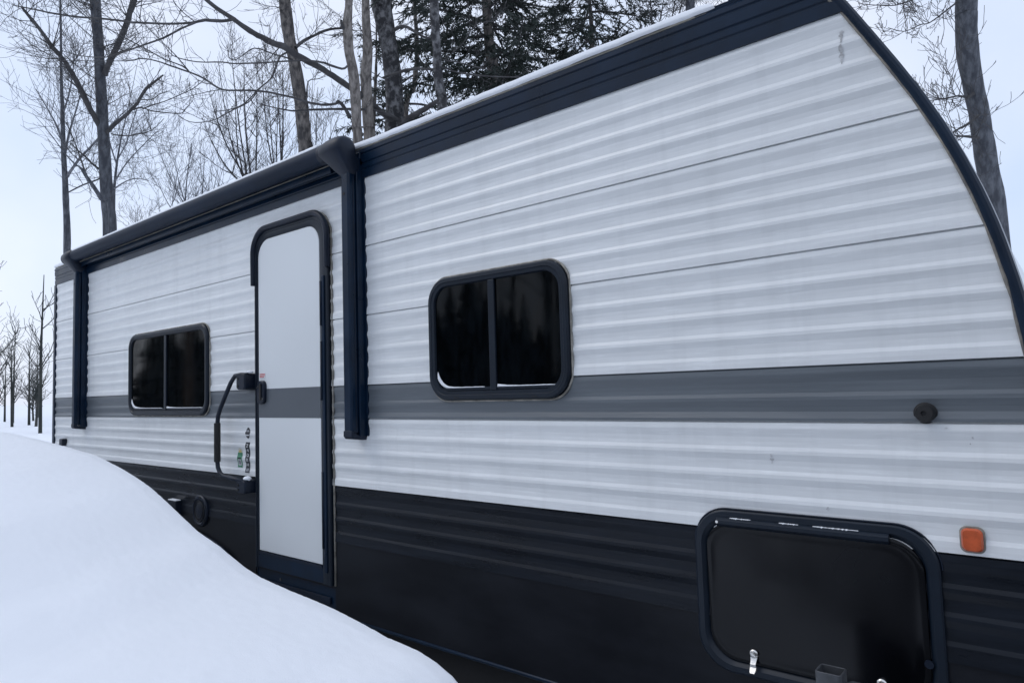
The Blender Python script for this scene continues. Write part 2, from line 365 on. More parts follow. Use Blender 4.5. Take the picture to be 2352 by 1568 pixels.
# ---------------- windows
def window(x0, x1, z0, z1, r, xm, label, wid=0.036):
    mb = MB()
    S = [(0.0, -0.004), (0.0, -0.024), (0.006, -0.031), (wid * 0.55, -0.032), (wid * 0.62, -0.029), (wid, -0.028), (wid + 0.004, -0.018), (wid + 0.004, -0.012)]
    mb.loops([ring(rrect(x0 + o, x1 - o, z0 + o, z1 - o, r - o * 0.75, 9), y) for o, y in S])
    f = mb.build('window', 'frame_paint', T, smooth=True, auto=True)
    f['label'] = label
    i = wid + 0.003
    xg0, xg1, zg0, zg1 = x0 + i, x1 - i, z0 + i, z1 - i
    P = rrect(xg0, xg1, zg0, zg1, r - i * 0.75, 9)
    for a, b_, y in ((xg0, xm, -0.0180), (xm, xg1, -0.0160)):
        Q = [(min(max(x, a), b_), z) for x, z in P]
        mb = MB(); mb.loops([ring(Q, y), ring(Q, y + 0.002)], True, True, True); mb.build('pane', 'tinted_glass', f)
    mb = MB(); mb.box(xm - 0.017, xm + 0.017, -0.026, -0.014, zg0 - 0.001, zg1 + 0.001); mb.build('divider', 'frame_paint', f, bevel=0.003)
    mb = MB(); mb.box(xg0, xg1, -0.0215, -0.0182, zg0 + 0.002, zg0 + 0.014)
    mb.build('bottom_track', 'frame_paint', f)
    mb = MB()
    P2 = rrect(x0 - 0.004, x1 + 0.004, z0 - 0.004, z1 + 0.004, r, 14)
    mb.tube([(x, -0.0105 - 0.002 * noise.noise((x * 40, z * 40, 0)), z) for x, z in P2] + [(P2[0][0], -0.011, P2[0][1])], 0.0048, 6, False); mb.build('sealant_bead', 'sealant', f, smooth=True)
    for k in range(2):
        xx = x0 + (0.22 if k == 0 else 0.78) * (x1 - x0)
        mb = MB(); mb.box(xx - 0.013, xx + 0.013, -0.0335, -0.0317, z0 + 0.009, z0 + 0.012); mb.build('weep_slot', 'rubber', f)
    # snow caught on the sill
    for a, b_, s0, s1 in ((xg0 + 0.008, xm - 0.05, 0.026, 0.0012), (xm + 0.02, xg1 - 0.03, 0.008, 0.0012)):
        mb = MB(); L = []
        for k, x in enumerate(lin(a, b_, 40)):
            t = k / 39
            h = s0 * (1 - t) ** 6 + s1 * (0.8 + 0.7 * noise.noise((x * 60, 1, z0 * 9))) * (1 if t < 0.93 else (1 - t) / 0.07)
            lift = max(0, (r - i * 0.75) - (x - xg0)); cz = (r - i * 0.75)
            base = zg0 + (cz - math.sqrt(max(0, cz * cz - lift * lift)) if lift > 0 else 0) + 0.0145
            L.append([(x, -0.0225, base - 0.0025), (x, -0.0225, base + h * 0.55), (x, -0.0205, base + h), (x, -0.0183, base + h), (x, -0.0183, base - 0.0025)])
        mb.loops(L, True, True, True); mb.build('sill_snow', 'snow', f, smooth=True)
    return f
window(-2.190, -1.445, 1.708, 2.234, 0.105, -1.822, 'nearest dark sliding window in a black frame')
window(-5.385, -4.190, 1.640, 2.222, 0.10, -4.790, 'wide dark sliding window in a black frame left of the door', 0.034)

# ---------------- entry door
dx0, dx1, dz0, dz1 = -3.600, -3.005, 0.893, 2.640
mb = MB()
P = rrect(dx0, dx1, dz0, dz1, 0.105, 10, bot=False)
mb.loops([ring(P, -0.006), ring(P, -0.0185), ring(rrect(dx0 + 0.003, dx1 - 0.003, dz0 + 0.003, dz1 - 0.003, 0.102, 10, bot=False), -0.021)], True, False, True)
door = mb.build('entry_door', 'door_white', T, auto=True, smooth=True)
door['label'] = 'smooth white entry door with a grey stripe'
mb = MB(); mb.box(dx0 + 0.001, dx1 - 0.001, -0.0222, -0.02, 1.629, 1.790); mb.build('stripe', 'door_grey', door)
# frame: wide at the hinge side (right), thin at the latch side
fx0, fx1, fz1 = -3.632, -2.925, 2.697
S = [((fx0, fx1, fz1, 0.135), -0.004), ((fx0, fx1, fz1, 0.135), -0.022), ((fx0 + 0.004, fx1 - 0.004, fz1 - 0.004, 0.131), -0.028), ((fx0 + 0.012, fx1 - 0.03, fz1 - 0.022, 0.122), -0.029), ((fx0 + 0.014, fx1 - 0.034, fz1 - 0.026, 0.12), -0.024),
     ((dx0 - 0.006, dx1 + 0.012, dz1 + 0.012, 0.112), -0.0245), ((dx0 - 0.002, dx1 + 0.002, dz1 + 0.002, 0.106), -0.021), ((dx0 - 0.002, dx1 + 0.002, dz1 + 0.002, 0.106), -0.008)]
mb = MB()
def arch(a, n=10):
    x0, x1, z1, r = a; Q = [(x1, 0.80)]
    for cx, a0 in ((x1 - r, 0), (x0 + r, 90)):
        for k in range(n):
            t = R(a0 + 90 * k / (n - 1)); Q.append((cx + r * math.cos(t), z1 - r + r * math.sin(t)))
    return Q + [(x0, 0.80)]
mb.loops([ring(arch(a), y) for a, y in S], closed=False)
mb.build('door_frame', 'frame_paint', door, smooth=True, auto=True)
# drip cap over the top of the door
a = arch((fx0 - 0.004, fx1 + 0.002, fz1 + 0.004, 0.138), 14)[1:-1]
path = [(fx1 + 0.002, -0.030, 2.40)] + [(x, -0.032, z) for x, z in a] + [(fx0 - 0.004, -0.030, 2.385)]
mb = MB(); mb.tube(path, 0.0165, 8); mb.build('drip_cap', 'black_plastic', door, smooth=True)
P2 = arch((fx0 - 0.01, fx1 + 0.012, fz1 + 0.01, 0.145), 14)
mb = MB(); mb.tube([(x, -0.0105 - 0.003 * noise.noise((x * 30, z * 30, 0)), z) for x, z in P2], 0.006, 6); mb.build('sealant_bead', 'sealant', door, smooth=True)
# hinge bar, seen as a stepped strip
mb = MB(); mb.box(-2.972, -2.948, -0.036, -0.026, 0.86, 2.36); hb = mb.build('hinge', 'black_trim', door, bevel=0.004)
for z0, z1 in ((0.98, 1.36), (1.72, 2.02), (2.10, 2.33)):
    mb = MB(); mb.tube([(-2.9735, -0.036, z0), (-2.9735, -0.036, z1)], 0.0065, 8); mb.build('hinge_knuckle', 'black_plastic', hb, smooth=True)
mb = MB(); mb.box(dx0 - 0.03, dx1 + 0.04, -0.0235, -0.006, 0.802, 0.888); mb.build('kick_sill', 'black_trim', door, bevel=0.003)
mb = MB(); mb.box(dx0 - 0.001, dx1 + 0.001, -0.026, -0.021, 0.876, 0.890); mb.build('sweep', 'black_plastic', door)
# latch
P = rrect(-3.594, -3.516, 1.706, 1.836, 0.030, 7)
mb = MB(); mb.loops([ring(P, -0.019), ring(P, -0.036), ring(rrect(-3.589, -3.521, 1.711, 1.831, 0.026, 7), -0.040)], True, False, True)
lt = mb.build('door_latch', 'black_plastic', door, smooth=True, auto=True)
mb = MB(); mb.box(-3.556, -3.538, -0.0475, -0.038, 1.728, 1.818); mb.build('pull', 'rubber', lt, bevel=0.003)
for x, z in ((-3.577, 1.802), (-3.530, 1.734)):
    mb = MB(); mb.tube([(x, -0.038, z), (x, -0.0435, z)], 0.0065, 12); mb.build('lock_cylinder', 'chrome', lt)
mb = MB(); mb.box(-3.590, -3.527, -0.0224, -0.0212, 1.852, 1.880); wl = mb.build('warning_label', 'decal_white', door)
for k, z in enumerate((1.8555, 1.8635, 1.8715)):
    mb = MB(); mb.box(-3.586, -3.531 if k else -3.541, -0.0232, -0.0223, z, z + 0.0048); mb.build('text_line', 'decal_red', wl)

# ---------------- grab handle beside the door
gp = [(-3.645, -0.068, 1.872), (-3.70, -0.074, 1.876), (-3.755, -0.078, 1.872), (-3.80, -0.08, 1.835), (-3.86, -0.08, 1.765), (-3.925, -0.08, 1.685), (-3.952, -0.08, 1.64), (-3.96, -0.08, 1.59), (-3.962, -0.08, 1.45),
      (-3.962, -0.08, 1.385), (-3.955, -0.08, 1.34), (-3.93, -0.08, 1.308), (-3.89, -0.079, 1.292), (-3.80, -0.077, 1.284), (-3.645, -0.07, 1.270)]
mb = MB(); mb.tube(gp, 0.0125, 12); gh_ = mb.build('grab_handle', 'black_plastic', T, smooth=True)
mb = MB(); mb.tube([(-3.962, -0.08, 1.60), (-3.962, -0.08, 1.598), (-3.962, -0.08, 1.372), (-3.962, -0.08, 1.37)], [0.012, 0.0185, 0.0185, 0.012], 14); mb.build('foam_grip', 'rubber', gh_, smooth=True, auto=True)
for z0, z1 in ((1.790, 1.882), (1.205, 1.280)):
    mb = MB(); Q = rrect(-3.735, -3.642, z0, z1, 0.018, 6)
    mb.loops([ring(Q, -0.004), ring(Q, -0.078), ring(rrect(-3.729, -3.648, z0 + 0.006, z1 - 0.006, 0.013, 6), -0.085)], True, False, True)
    br = mb.build('bracket', 'black_plastic', gh_, smooth=True, auto=True)
    for z in (z0 + 0.02, z1 - 0.028):
        mb = MB(); mb.tube([(-3.715, -0.083, z), (-3.715, -0.0875, z)], 0.008, 10); mb.build('screw', 'rubber', br)
def blob(name, c, sx, sy, sz, m, parent=None, n=10, amp=0.25):
    mb = MB(); L = []
    for i in range(1, n):
        th = math.pi * i / n
        L.append([(c[0] + sx * math.sin(th) * math.cos(a) * (1 + amp * noise.noise((c[0] * 9 + math.cos(a) * 2, math.sin(a) * 2, i * 0.4))), c[1] + sy * math.sin(th) * math.sin(a), c[2] + sz * math.cos(th)) for a in [2 * math.pi * k / 14 for k in range(14)]])
    mb.loops(L, True, True, True); return mb.build(name, m, parent, smooth=True)
blob('handle_snow', (-3.668, -0.055, 1.287), 0.028, 0.022, 0.015, 'snow', gh_)
blob('handle_snow', (-3.655, -0.045, 1.889), 0.02, 0.02, 0.009, 'snow', gh_)

# ---------------- awning
def plate_yz(mb, Q, x0, x1): mb.loops([[(x0, y, z) for y, z in Q], [(x1, y, z) for y, z in Q]], True, True, True)
def awning():
    mb = MB(); xs = lin(-6.31, -2.835, 60); L = []
    for x in xs:
        L.append([(x, -0.100 + (0.046 + 0.0012 * noise.noise((x * 2, math.cos(a), math.sin(a)))) * math.cos(a), 2.943 + 0.046 * math.sin(a)) for a in [2 * math.pi * k / 24 for k in range(24)]])
    mb.loops(L, True, True, True)
    aw = mb.build('awning', 'awning_roll', T, smooth=True, auto=True)
    aw['label'] = 'rolled-up dark awning under the roof edge'
    mb = MB(); plate_yz(mb, [(-0.02, 2.91), (-0.062, 2.91), (-0.062, 2.862), (-0.056, 2.860), (-0.056, 2.902), (-0.02, 2.902)], -6.29, -2.84); mb.build('fabric_flap', 'black_trim', aw, bevel=0.002)
    mb = MB(); mb.tube([(-6.29, -0.07, 2.896), (-2.84, -0.07, 2.896)], 0.0035, 6); mb.build('fabric_welt', 'welt', aw)
    for xe in (-2.648, -6.262):
        # arm: back channel, sliding front arm, foot
        mb = MB(); mb.box(xe - 0.062, xe, -0.050, -0.004, 1.545, 2.90); ar = mb.build('awning_arm', 'black_trim', aw, bevel=0.004)
        mb = MB(); mb.box(xe - 0.010, xe + 0.014, -0.014, -0.003, 1.545, 2.86); mb.build('mounting_flange', 'black_trim', ar, bevel=0.002)
        mb = MB(); mb.box(xe - 0.066, xe - 0.006, -0.096, -0.0505, 1.56, 2.83); mb.build('front_channel', 'black_trim', ar, bevel=0.010)
        mb = MB(); mb.box(xe - 0.007, xe - 0.0045, -0.070, -0.064, 1.58, 2.80); mb.build('groove_strip', 'black_plastic', ar)
        mb = MB(); Q = [(y, z) for y, z in ((-0.004, 1.548), (-0.050, 1.548), (-0.097, 1.575), (-0.098, 1.548), (-0.088, 1.535), (-0.03, 1.527), (-0.004, 1.527))]
        mb.loops([[(xe - 0.068, y, z) for y, z in Q], [(xe - 0.002, y, z) for y, z in Q]], True, True, True); mb.build('foot', 'black_plastic', ar, bevel=0.004)
        mb = MB(); mb.tube([(xe - 0.040, -0.0955, 2.715), (xe - 0.040, -0.0975, 2.715)], 0.008, 12); mb.build('pin_hole', 'rubber', ar)
        # moulded end cap round the roller
        def hull(off):
            c = (-0.100, 2.937); r = 0.062 - off; Q = []
            for k in range(19):
                a_ = R(200 - 215 * k / 18); Q.append((c[0] + r * math.cos(a_), c[1] + r * math.sin(a_)))
            Q += [(-0.028 - off * 0.3, 2.88), (-0.030 - off * 0.3, 2.815 + off), (-0.060, 2.805 + off), (-0.094 + off, 2.808 + off)]
            return Q
        secs = [(-0.172, 0.016), (-0.168, 0.010), (-0.150, 0.006), (-0.120, 0.002), (-0.085, 0.0), (-0.05, 0.0), (-0.012, 0.006), (0.000, 0.016), (0.004, 0.028)]
        mb = MB(); L = []
        for dx, off in secs:
            L.append([(xe + dx * (0.40 + 0.60 * min(1, max(0, (z - 2.805) / 0.10)) ** 0.8 if dx < 0 else 1), y, z) for y, z in hull(off)])
        mb.loops(L, True, True, True); cap = mb.build('end_cap', 'black_plastic', aw, smooth=True, auto=True)
        mb = MB(); mb.loops([[(xe - 0.182 + dx, -0.100 + r * math.cos(a), 2.940 + r * math.sin(a)) for a in [2 * math.pi * k / 24 for k in range(24)]] for dx, r in ((-0.008, 0.047), (-0.008, 0.051), (0.03, 0.053), (0.03, 0.047))])
        mb.build('cap_collar', 'black_plastic', aw, smooth=True, auto=True)
        mb = MB(); mb.box(xe - 0.045, xe - 0.0, -0.03, -0.012, 2.86, 2.93); mb.build('cap_mount', 'black_trim', aw, bevel=0.004)
    return aw
aw = awning()

# ---------------- storage compartment door
cx0, cx1, cz0, cz1 = -0.985, -0.312, 0.862, 1.352
mb = MB()
S = [(0.0, -0.004, 0.105), (0.0, -0.018, 0.105), (0.004, -0.022, 0.103), (0.021, -0.023, 0.092), (0.027, -0.018, 0.089), (0.033, -0.013, 0.086), (0.035, -0.010, 0.085)]
mb.loops([ring(rrect(cx0 + o, cx1 - o, cz0 + o, cz1 - o, r, 12), y) for o, y, r in S])
cdoor = mb.build('compartment_door', 'frame_paint', T, smooth=True, auto=True)
cdoor['label'] = 'black storage compartment door with rounded corners and two metal latches'
mb = MB()
S = [(0.036, -0.010, 0.084), (0.037, -0.017, 0.083), (0.041, -0.019, 0.080), (0.052, -0.0195, 0.073), (0.056, -0.0185, 0.07), (0.075, -0.0195, 0.06), (0.13, -0.0215, 0.03), (0.20, -0.0225, 0.02)]
mb.loops([ring(rrect(cx0 + o, cx1 - o, cz0 + o, cz1 - o, r, 12), y) for o, y, r in S], True, False, True)
mb.build('panel', 'compartment_black', cdoor, smooth=True, auto=True)
mb = MB(); Q = [(-0.020, 1.300), (-0.030, 1.303), (-0.038, 1.312), (-0.038, 1.322), (-0.030, 1.329), (-0.018, 1.331)]
mb.loops([[(x, y, z) for y, z in Q] for x in (-0.905, -0.425)], True, True, True)
hr = mb.build('hinge_rail', 'frame_paint', cdoor, smooth=True, auto=True)
mb = MB(); mb.tube([(-0.902, -0.037, 1.3175), (-0.902, -0.0395, 1.3175)], 0.0045, 10); mb.build('rivet', 'chrome', hr)
for a_, b_ in ((-0.865, -0.80), (-0.715, -0.66), (-0.62, -0.50)):
    mb = MB(); mb.loops([[(x, -0.024, 1.326), (x, -0.031 - 0.002 * noise.noise((x * 90, 0, 0)), 1.3255), (x, -0.031, 1.3275 + h), (x, -0.025, 1.331 + h)] for x, h in [(a_ + (b_ - a_) * k / 24, (-0.0005 + 0.0045 * abs(noise.noise((a_ * 7 + k * 0.55, 3, 0)))) * math.sin(math.pi * k / 24)) for k in range(25)]], True, True, True)
    mb.build('rail_snow', 'snow', hr, smooth=True)
mb = MB(); P2 = rrect(cx0 - 0.003, cx1 + 0.003, cz0 - 0.003, cz1 + 0.003, 0.107, 14)
mb.tube([(x, -0.0095, z) for x, z in P2], 0.003, 6, False); mb.build('sealant_bead', 'black_plastic', cdoor, smooth=True)
for x, z in ((-0.812, 0.933), (-0.466, 0.930)):
    mb = MB(); mb.loops([[(x + r * math.cos(a), y, z + r * math.sin(a)) for a in [2 * math.pi * k / 20 for k in range(20)]] for r, y in ((0.013, -0.019), (0.013, -0.026), (0.0115, -0.028), (0.009, -0.029), (0.0085, -0.033), (0.006, -0.034))], True, False, True)
    la = mb.build('cam_latch', 'chrome', cdoor, smooth=True, auto=True)
    mb = MB(); W_ = [(0.006, -0.024, 0.012), (-0.008, -0.0245, 0.0105), (-0.018, -0.030, 0.0085), (-0.027, -0.037, 0.008), (-0.036, -0.036, 0.009), (-0.045, -0.043, 0.0085), (-0.050, -0.047, 0.006)]
    mb.loops([[(x - w_, y, z + dz), (x + w_, y, z + dz), (x + w_, y + 0.003, z + dz), (x - w_, y + 0.003, z + dz)] for dz, y, w_ in W_], True, True, True)
    mb.build('thumb_tab', 'chrome', la, smooth=True, auto=True)
mb = MB(); mb.tube([(-0.352, -0.0195, 1.005), (-0.352, -0.023, 1.005)], 0.011, 16); mb.build('catch', 'black_plastic', cdoor)

# ---------------- square socket bracket in front of the compartment
bx0, bx1, by0, by1, bz0, bz1 = -0.572, -0.508, -0.245, -0.185, 0.80, 1.012
mb = MB()
def sq(o, r=0.008): return rrect(bx0 + o, bx1 - o, by0 + o, by1 - o, r, 4)
mb.loops([[(x, y, z) for x, y in sq(o, max(0.002, 0.009 - o))] for o, z in ((0, bz0), (0, bz1 - 0.001), (0.001, bz1), (0.004, bz1), (0.005, bz1 - 0.001), (0.005, bz0 + 0.02))], True, True, True)
sk = mb.build('socket_bracket', 'steel_grey', T, smooth=True, auto=True)
cv = [(-0.508, 0.984), (-0.492, 0.992), (-0.468, 0.991), (-0.445, 0.983), (-0.424, 0.965), (-0.410, 0.938), (-0.403, 0.90), (-0.402, 0.80)]
mb = MB(); mb.loops([[(x, -0.228, z), (x, -0.202, z), (x - 0.006, -0.202, z - 0.012), (x - 0.006, -0.228, z - 0.012)] for x, z in cv], True, True, True); mb.build('curved_arm', 'steel_grey', sk, bevel=0.002)
mb = MB(); plate(mb, [(-0.509, 0.80)] + [(x - 0.006, z - 0.012) for x, z in cv], -0.218, -0.212); mb.build('gusset', 'steel_grey', sk)
mb = MB(); mb.box(-0.564, -0.514, -0.186, -0.012, 0.80, 0.83); mb.build('mount', 'steel_grey', sk, bevel=0.003)

# ---------------- small fittings
def disc(name, x, z, prof, m, parent, n=24):
    mb = MB(); mb.loops([[(x + r * math.cos(a), y, z + r * math.sin(a)) for a in [2 * math.pi * k / n for k in range(n)]] for r, y in prof], True, False, True)
    return mb.build(name, m, parent, smooth=True, auto=True)
rb = disc('door_bumper', -0.322, 1.652, ((0.028, -0.005), (0.028, -0.010), (0.0245, -0.013), (0.022, -0.034), (0.020, -0.037), (0.007, -0.0375), (0.006, -0.033)), 'rubber', T)
mb = MB(); Q = rrect(-0.262, -0.215, 1.304, 1.362, 0.014, 6)
mb.loops([ring(Q, -0.005), ring(Q, -0.017), ring(rrect(-0.258, -0.219, 1.308, 1.358, 0.011, 6), -0.023)], True, False, True)
ml = mb.build('marker_light', 'orange_lens', T, smooth=True, auto=True); ml['label'] = 'orange clearance marker light'
mb = MB(); mb.loops([ring(rrect(-0.266, -0.211, 1.300, 1.366, 0.016, 6), -0.005), ring(rrect(-0.266, -0.211, 1.300, 1.366, 0.016, 6), -0.0125), ring(Q, -0.0125)]); mb.build('marker_base', 'sealant', ml)
sp = disc('speaker', -4.305, 1.045, ((0.098, -0.005), (0.098, -0.018), (0.092, -0.024), (0.080, -0.026), (0.072, -0.020), (0.062, -0.0185), (0.045, -0.026), (0.025, -0.029), (0.0, -0.030)), 'black_plastic', T, 32)
for k in range(3):
    mb = MB(); r = 0.03 + 0.016 * k
    mb.tube([(-4.305 + r * math.cos(a), -0.024 - 0.001 * (2 - k), 1.045 + r * math.sin(a)) for a in [2 * math.pi * j / 28 for j in range(29)]], 0.003, 6, False); mb.build('grille_ring', 'rubber', sp, smooth=True)
for k in range(6):
    a = R(60 * k + 20); mb = MB(); mb.box(-0.009, 0.009, -0.0275, -0.022, -0.003, 0.003)
    mb.v = [(-4.305 + 0.088 * math.cos(a) + x * -math.sin(a) - z * math.cos(a), y, 1.045 + 0.088 * math.sin(a) + x * math.cos(a) - z * math.sin(a)) for x, y, z in mb.v]; mb.build('rim_slot', 'rubber', sp)
mb = MB(); mb.box(-4.70, -4.58, -0.045, -0.005, 0.985, 1.085); ob = mb.build('outlet_box', 'black_plastic', T, bevel=0.006)
mb = MB(); mb.box(-4.697, -4.583, -0.044, -0.008, 1.0855, 1.092); mb.build('box_snow', 'snow', ob, bevel=0.004)
mb = MB(); mb.box(-6.78, -6.70, -0.045, -0.005, 1.38, 1.44); mb.build('cable_hatch', 'black_plastic', T, bevel=0.01)

# decals that follow the ribs
def strip(name, outline, m, parent=T, lift=0.0008, n=14):
    """flat decal from a closed (x,z) outline given as left/right edges by rows"""
    mb = MB(); mb.loops([[(x0, -0.0056 - sdepth(z) - lift + wobble(x0, z), z), (x1, -0.0056 - sdepth(z) - lift + wobble(x1, z), z)] for x0, x1, z in outline], closed=False)
    return mb.build(name, m, parent)
def rect_rows(x0, x1, z0, z1, n): return [(x0, x1, z) for z in lin(z0, z1, n)]
md = strip('model_decal', rect_rows(-3.768, -3.721, 1.312, 1.486, 60), 'decal_black')
md['label'] = 'black strip decal reading 240BH downwards'
def glyph(ch, x, z, h, w_, m, parent, lift):
    cu = bpy.data.curves.new('glyph', 'FONT'); cu.body = ch; cu.size = 1; cu.align_x = 'CENTER'; cu.offset = 0.0; cu.resolution_u = 3
    ot = bpy.data.objects.new('glyph', cu); col.objects.link(ot)
    dg = bpy.context.evaluated_depsgraph_get(); me = bpy.data.meshes.new_from_object(ot.evaluated_get(dg)); bpy.data.objects.remove(ot)
    bm = bmesh.new(); bm.from_mesh(me); bmesh.ops.subdivide_edges(bm, edges=[e for e in bm.edges if e.calc_length() > 0.2], cuts=3); bmesh.ops.triangulate(bm, faces=bm.faces)
    xs = [v.co.x for v in bm.verts]; ys = [v.co.y for v in bm.verts]
    for v in bm.verts:
        X = x + ((v.co.x - min(xs)) / (max(xs) - min(xs)) - 0.5) * w_ if ch != 'I' else x
        Z = z + ((v.co.y - min(ys)) / (max(ys) - min(ys)) - 0.5) * h
        v.tag = True; v.co = (X, 0, Z)
    for v in bm.verts: v.co.y = -0.0056 - sdepth(v.co.z) - lift + wobble(v.co.x, v.co.z)
    bm.to_mesh(me); bm.free()
    return link('letter', me, m, parent)
for k, ch in enumerate('240BH'): glyph(ch, -3.7445, 1.467 - k * 0.0275, 0.0175, 0.024, 'decal_white', md, 0.0022)
strip('panel_box', rect_rows(-3.761, -3.728, 1.317, 1.337, 6), 'decal_grey', md, 0.0016)
bd = strip('badge_decal', [(-3.742 - w_ * 1.2, -3.742 + w_ * 1.2, 1.507 + 0.064 * k / 24) for k, w_ in enumerate([0.002, 0.006, 0.009, 0.012, 0.014, 0.015, 0.016, 0.017, 0.0175, 0.018, 0.018, 0.0225, 0.0225, 0.0225, 0.0225, 0.018, 0.018, 0.0175, 0.017, 0.016, 0.014, 0.012, 0.009, 0.006, 0.002])], 'decal_black')
bd['label'] = 'small dark oval badge decal'
strip('badge_band', rect_rows(-3.760, -3.724, 1.523, 1.531, 4), 'decal_white', bd, 0.0016)
strip('badge_top', [(-3.742 - w_ * 1.2, -3.742 + w_ * 1.2, z) for w_, z in ((0.011, 1.546), (0.012, 1.552), (0.008, 1.557))], 'decal_grey', bd, 0.0016)
gd = strip('green_decal', rect_rows(-3.859, -3.805, 1.338, 1.424, 40), 'decal_green')
gd['label'] = 'green rectangular decal with a yellow sun on top'
strip('sun', [(-3.832 - w_, -3.832 + w_, 1.4235 + 0.018 * k / 8) for k, w_ in enumerate((0.017, 0.017, 0.0165, 0.0155, 0.014, 0.012, 0.0095, 0.006, 0.001))], 'decal_yellow', gd)
for k in range(7):
    a = R(15 + 25 * k); x, z = -3.832 + 0.0215 * math.cos(a), 1.4255 + 0.0225 * math.sin(a)
    strip('sun_ray', [(x - 0.0016, x + 0.0016, z - 0.003), (x - 0.0016, x + 0.0016, z + 0.003)], 'decal_yellow', gd)
strip('dark_bar', rect_rows(-3.849, -3.816, 1.388, 1.396, 5), 'decal_black', gd, 0.0016)
strip('white_box', rect_rows(-3.849, -3.815, 1.350, 1.385, 18), 'decal_white', gd, 0.0016)
strip('grey_square', rect_rows(-3.844, -3.820, 1.355, 1.380, 14), 'decal_grey', gd, 0.0024)
# smears and scuffs on the siding
def scuff(x, ztop, h, w_, seed):
    rows = []
    for k in range(26):
        t = k / 25; ww = w_ * (0.25 + 0.75 * abs(noise.noise((seed, t * 3.3, 0.5))) * 1.6) * math.sin(math.pi * min(0.96, t + 0.04)) ** 0.6
        c = x + w_ * 0.35 * noise.noise((seed + 5, t * 4, 0))
        rows.append((c - ww, c + ww, ztop - h * t))
    return strip('scuff_mark', rows, 'stain', T, 0.0009)
scuff(-0.466, 2.748, 0.036, 0.011, 1.3); scuff(-0.468, 2.708, 0.058, 0.010, 4.1); scuff(-0.732, 1.530, 0.028, 0.006, 7.7)
scuff(-0.277, 1.615, 0.004, 0.006, 3.0); scuff(-0.222, 1.592, 0.006, 0.003, 9.0); scuff(-0.228, 1.575, 0.004, 0.0015, 2.0); scuff(-0.58, 1.386, 0.012, 0.005, 8.0)

# ------------------------------------------------------------------ snow lying on the roof and the awning
def roof_snow_h(x, y):
    e2 = min(1.0, max(0, (-0.83 - x)) / 0.05); f = math.sqrt(max(0, 1 - (1 - e2) ** 2)) if e2 < 1 else 1
    t = min(1, (y + 0.024) / 0.036); edge = math.sqrt(max(0, 1 - (1 - t) ** 2))
    return 2.962 + (0.033 + 0.005 * noise.noise((x * 2.3, y * 2.3, 0)) + 0.003 * noise.noise((x * 11, y * 11, 5)) + 0.03 * min(1, max(0, y) / 0.5)) * edge * f
ys = [-0.024, -0.0235, -0.021, -0.016, -0.008, 0.002, 0.012, 0.03] + lin(0.06, 2.36, 24)
mb = gridmesh(lin(TX0, -0.83, 260), ys, roof_snow_h)
for i, v in enumerate(mb.v):
    if v[1] < 0.04: mb.v[i] = (v[0], v[1] + 0.006 * noise.noise((v[0] * 5, 0, 2)) + 0.003 * noise.noise((v[0] * 23, 0, 8)), v[2])
nx = 260
low = [(mb.v[i][0], mb.v[i][1] + 0.006, 2.955) for i in range(nx)]; n0 = len(mb.v); mb.v += low
mb.f += [(i, i + 1, n0 + i + 1, n0 + i) for i in range(nx - 1)]
rs = mb.build('roof_snow', 'snow', smooth=True)
tag(rs, 'thin even layer of white snow along the trailer roof edge', 'snow layer', kind='stuff')
mb = MB(); L = []
for x in lin(-6.28, -2.86, 160):
    h = 0.012 + 0.003 * noise.noise((x * 4, 0, 0)) + 0.002 * noise.noise((x * 17, 0, 0))
    L.append([(x, -0.100 + 0.045 * math.cos(a), 2.943 + 0.045 * math.sin(a)) for a in (R(52), R(128))] + [(x, -0.128, 2.984), (x, -0.116, 2.987 + h), (x, -0.09, 2.990 + h), (x, -0.074, 2.982 + h * 0.8)][0:4])
mb.loops(L, True, True, True); s2 = mb.build('awning_snow', 'snow', smooth=True)
tag(s2, 'narrow strip of white snow lying on the rolled awning', 'snow layer', kind='stuff')

# ------------------------------------------------------------------ trees
def rnd(a, b): return random.uniform(a, b)
def rdir():
    while True:
        v = Vector((rnd(-1, 1), rnd(-1, 1), rnd(-1, 1)))
        if 0.1 < v.length < 1: return v.normalized()
def grow(mb, p, d, L, r, lev, up=0.12, spread=0.9, kids=3, crook=0.22, rmin=0.0028, sides=None):
    n = 5 if lev > 0 else 4
    pts = [p.copy()]; rad = [r]; d = d.normalized()
    q = p.copy()
    for i in range(n):
        d = (d + rdir() * crook + Vector((0, 0, up))).normalized()
        q = q + d * (L / n); pts.append(q.copy()); rad.append(max(rmin, r * (1 - 0.75 * (i + 1) / n)))
        if lev > 0:
            for _ in range(kids):
                if random.random() < 0.55:
                    s = d.orthogonal(); s.rotate(Matrix.Rotation(rnd(0, 6.28), 3, d))
                    grow(mb, pts[-1] - d * (L / n) * random.random(), d * (1.15 - spread * 0.3) + s * spread * rnd(0.6, 1.1), L * rnd(0.35, 0.6), max(rmin, rad[-1] * 0.62), lev - 1, up, spread, kids, crook, rmin)
    mb.tube(pts, rad, sides or (5 if r > 0.02 else 3), False)
def smooth_pts(P, k=3):
    # Catmull-Rom resample of (Vector, radius)
    out_ = []
    for i in range(len(P) - 1):
        p0, p1, p2, p3 = P[max(0, i - 1)], P[i], P[i + 1], P[min(len(P) - 1, i + 2)]
        for j in range(k):
            t = j / k
            f = lambda a, b_, c, d_: 0.5 * ((2 * b_) + (-a + c) * t + (2 * a - 5 * b_ + 4 * c - d_) * t * t + (-a + 3 * b_ - 3 * c + d_) * t ** 3)
            out_.append((f(p0[0], p1[0], p2[0], p3[0]), p1[1] + (p2[1] - p1[1]) * t))
    out_.append(P[-1]); return out_
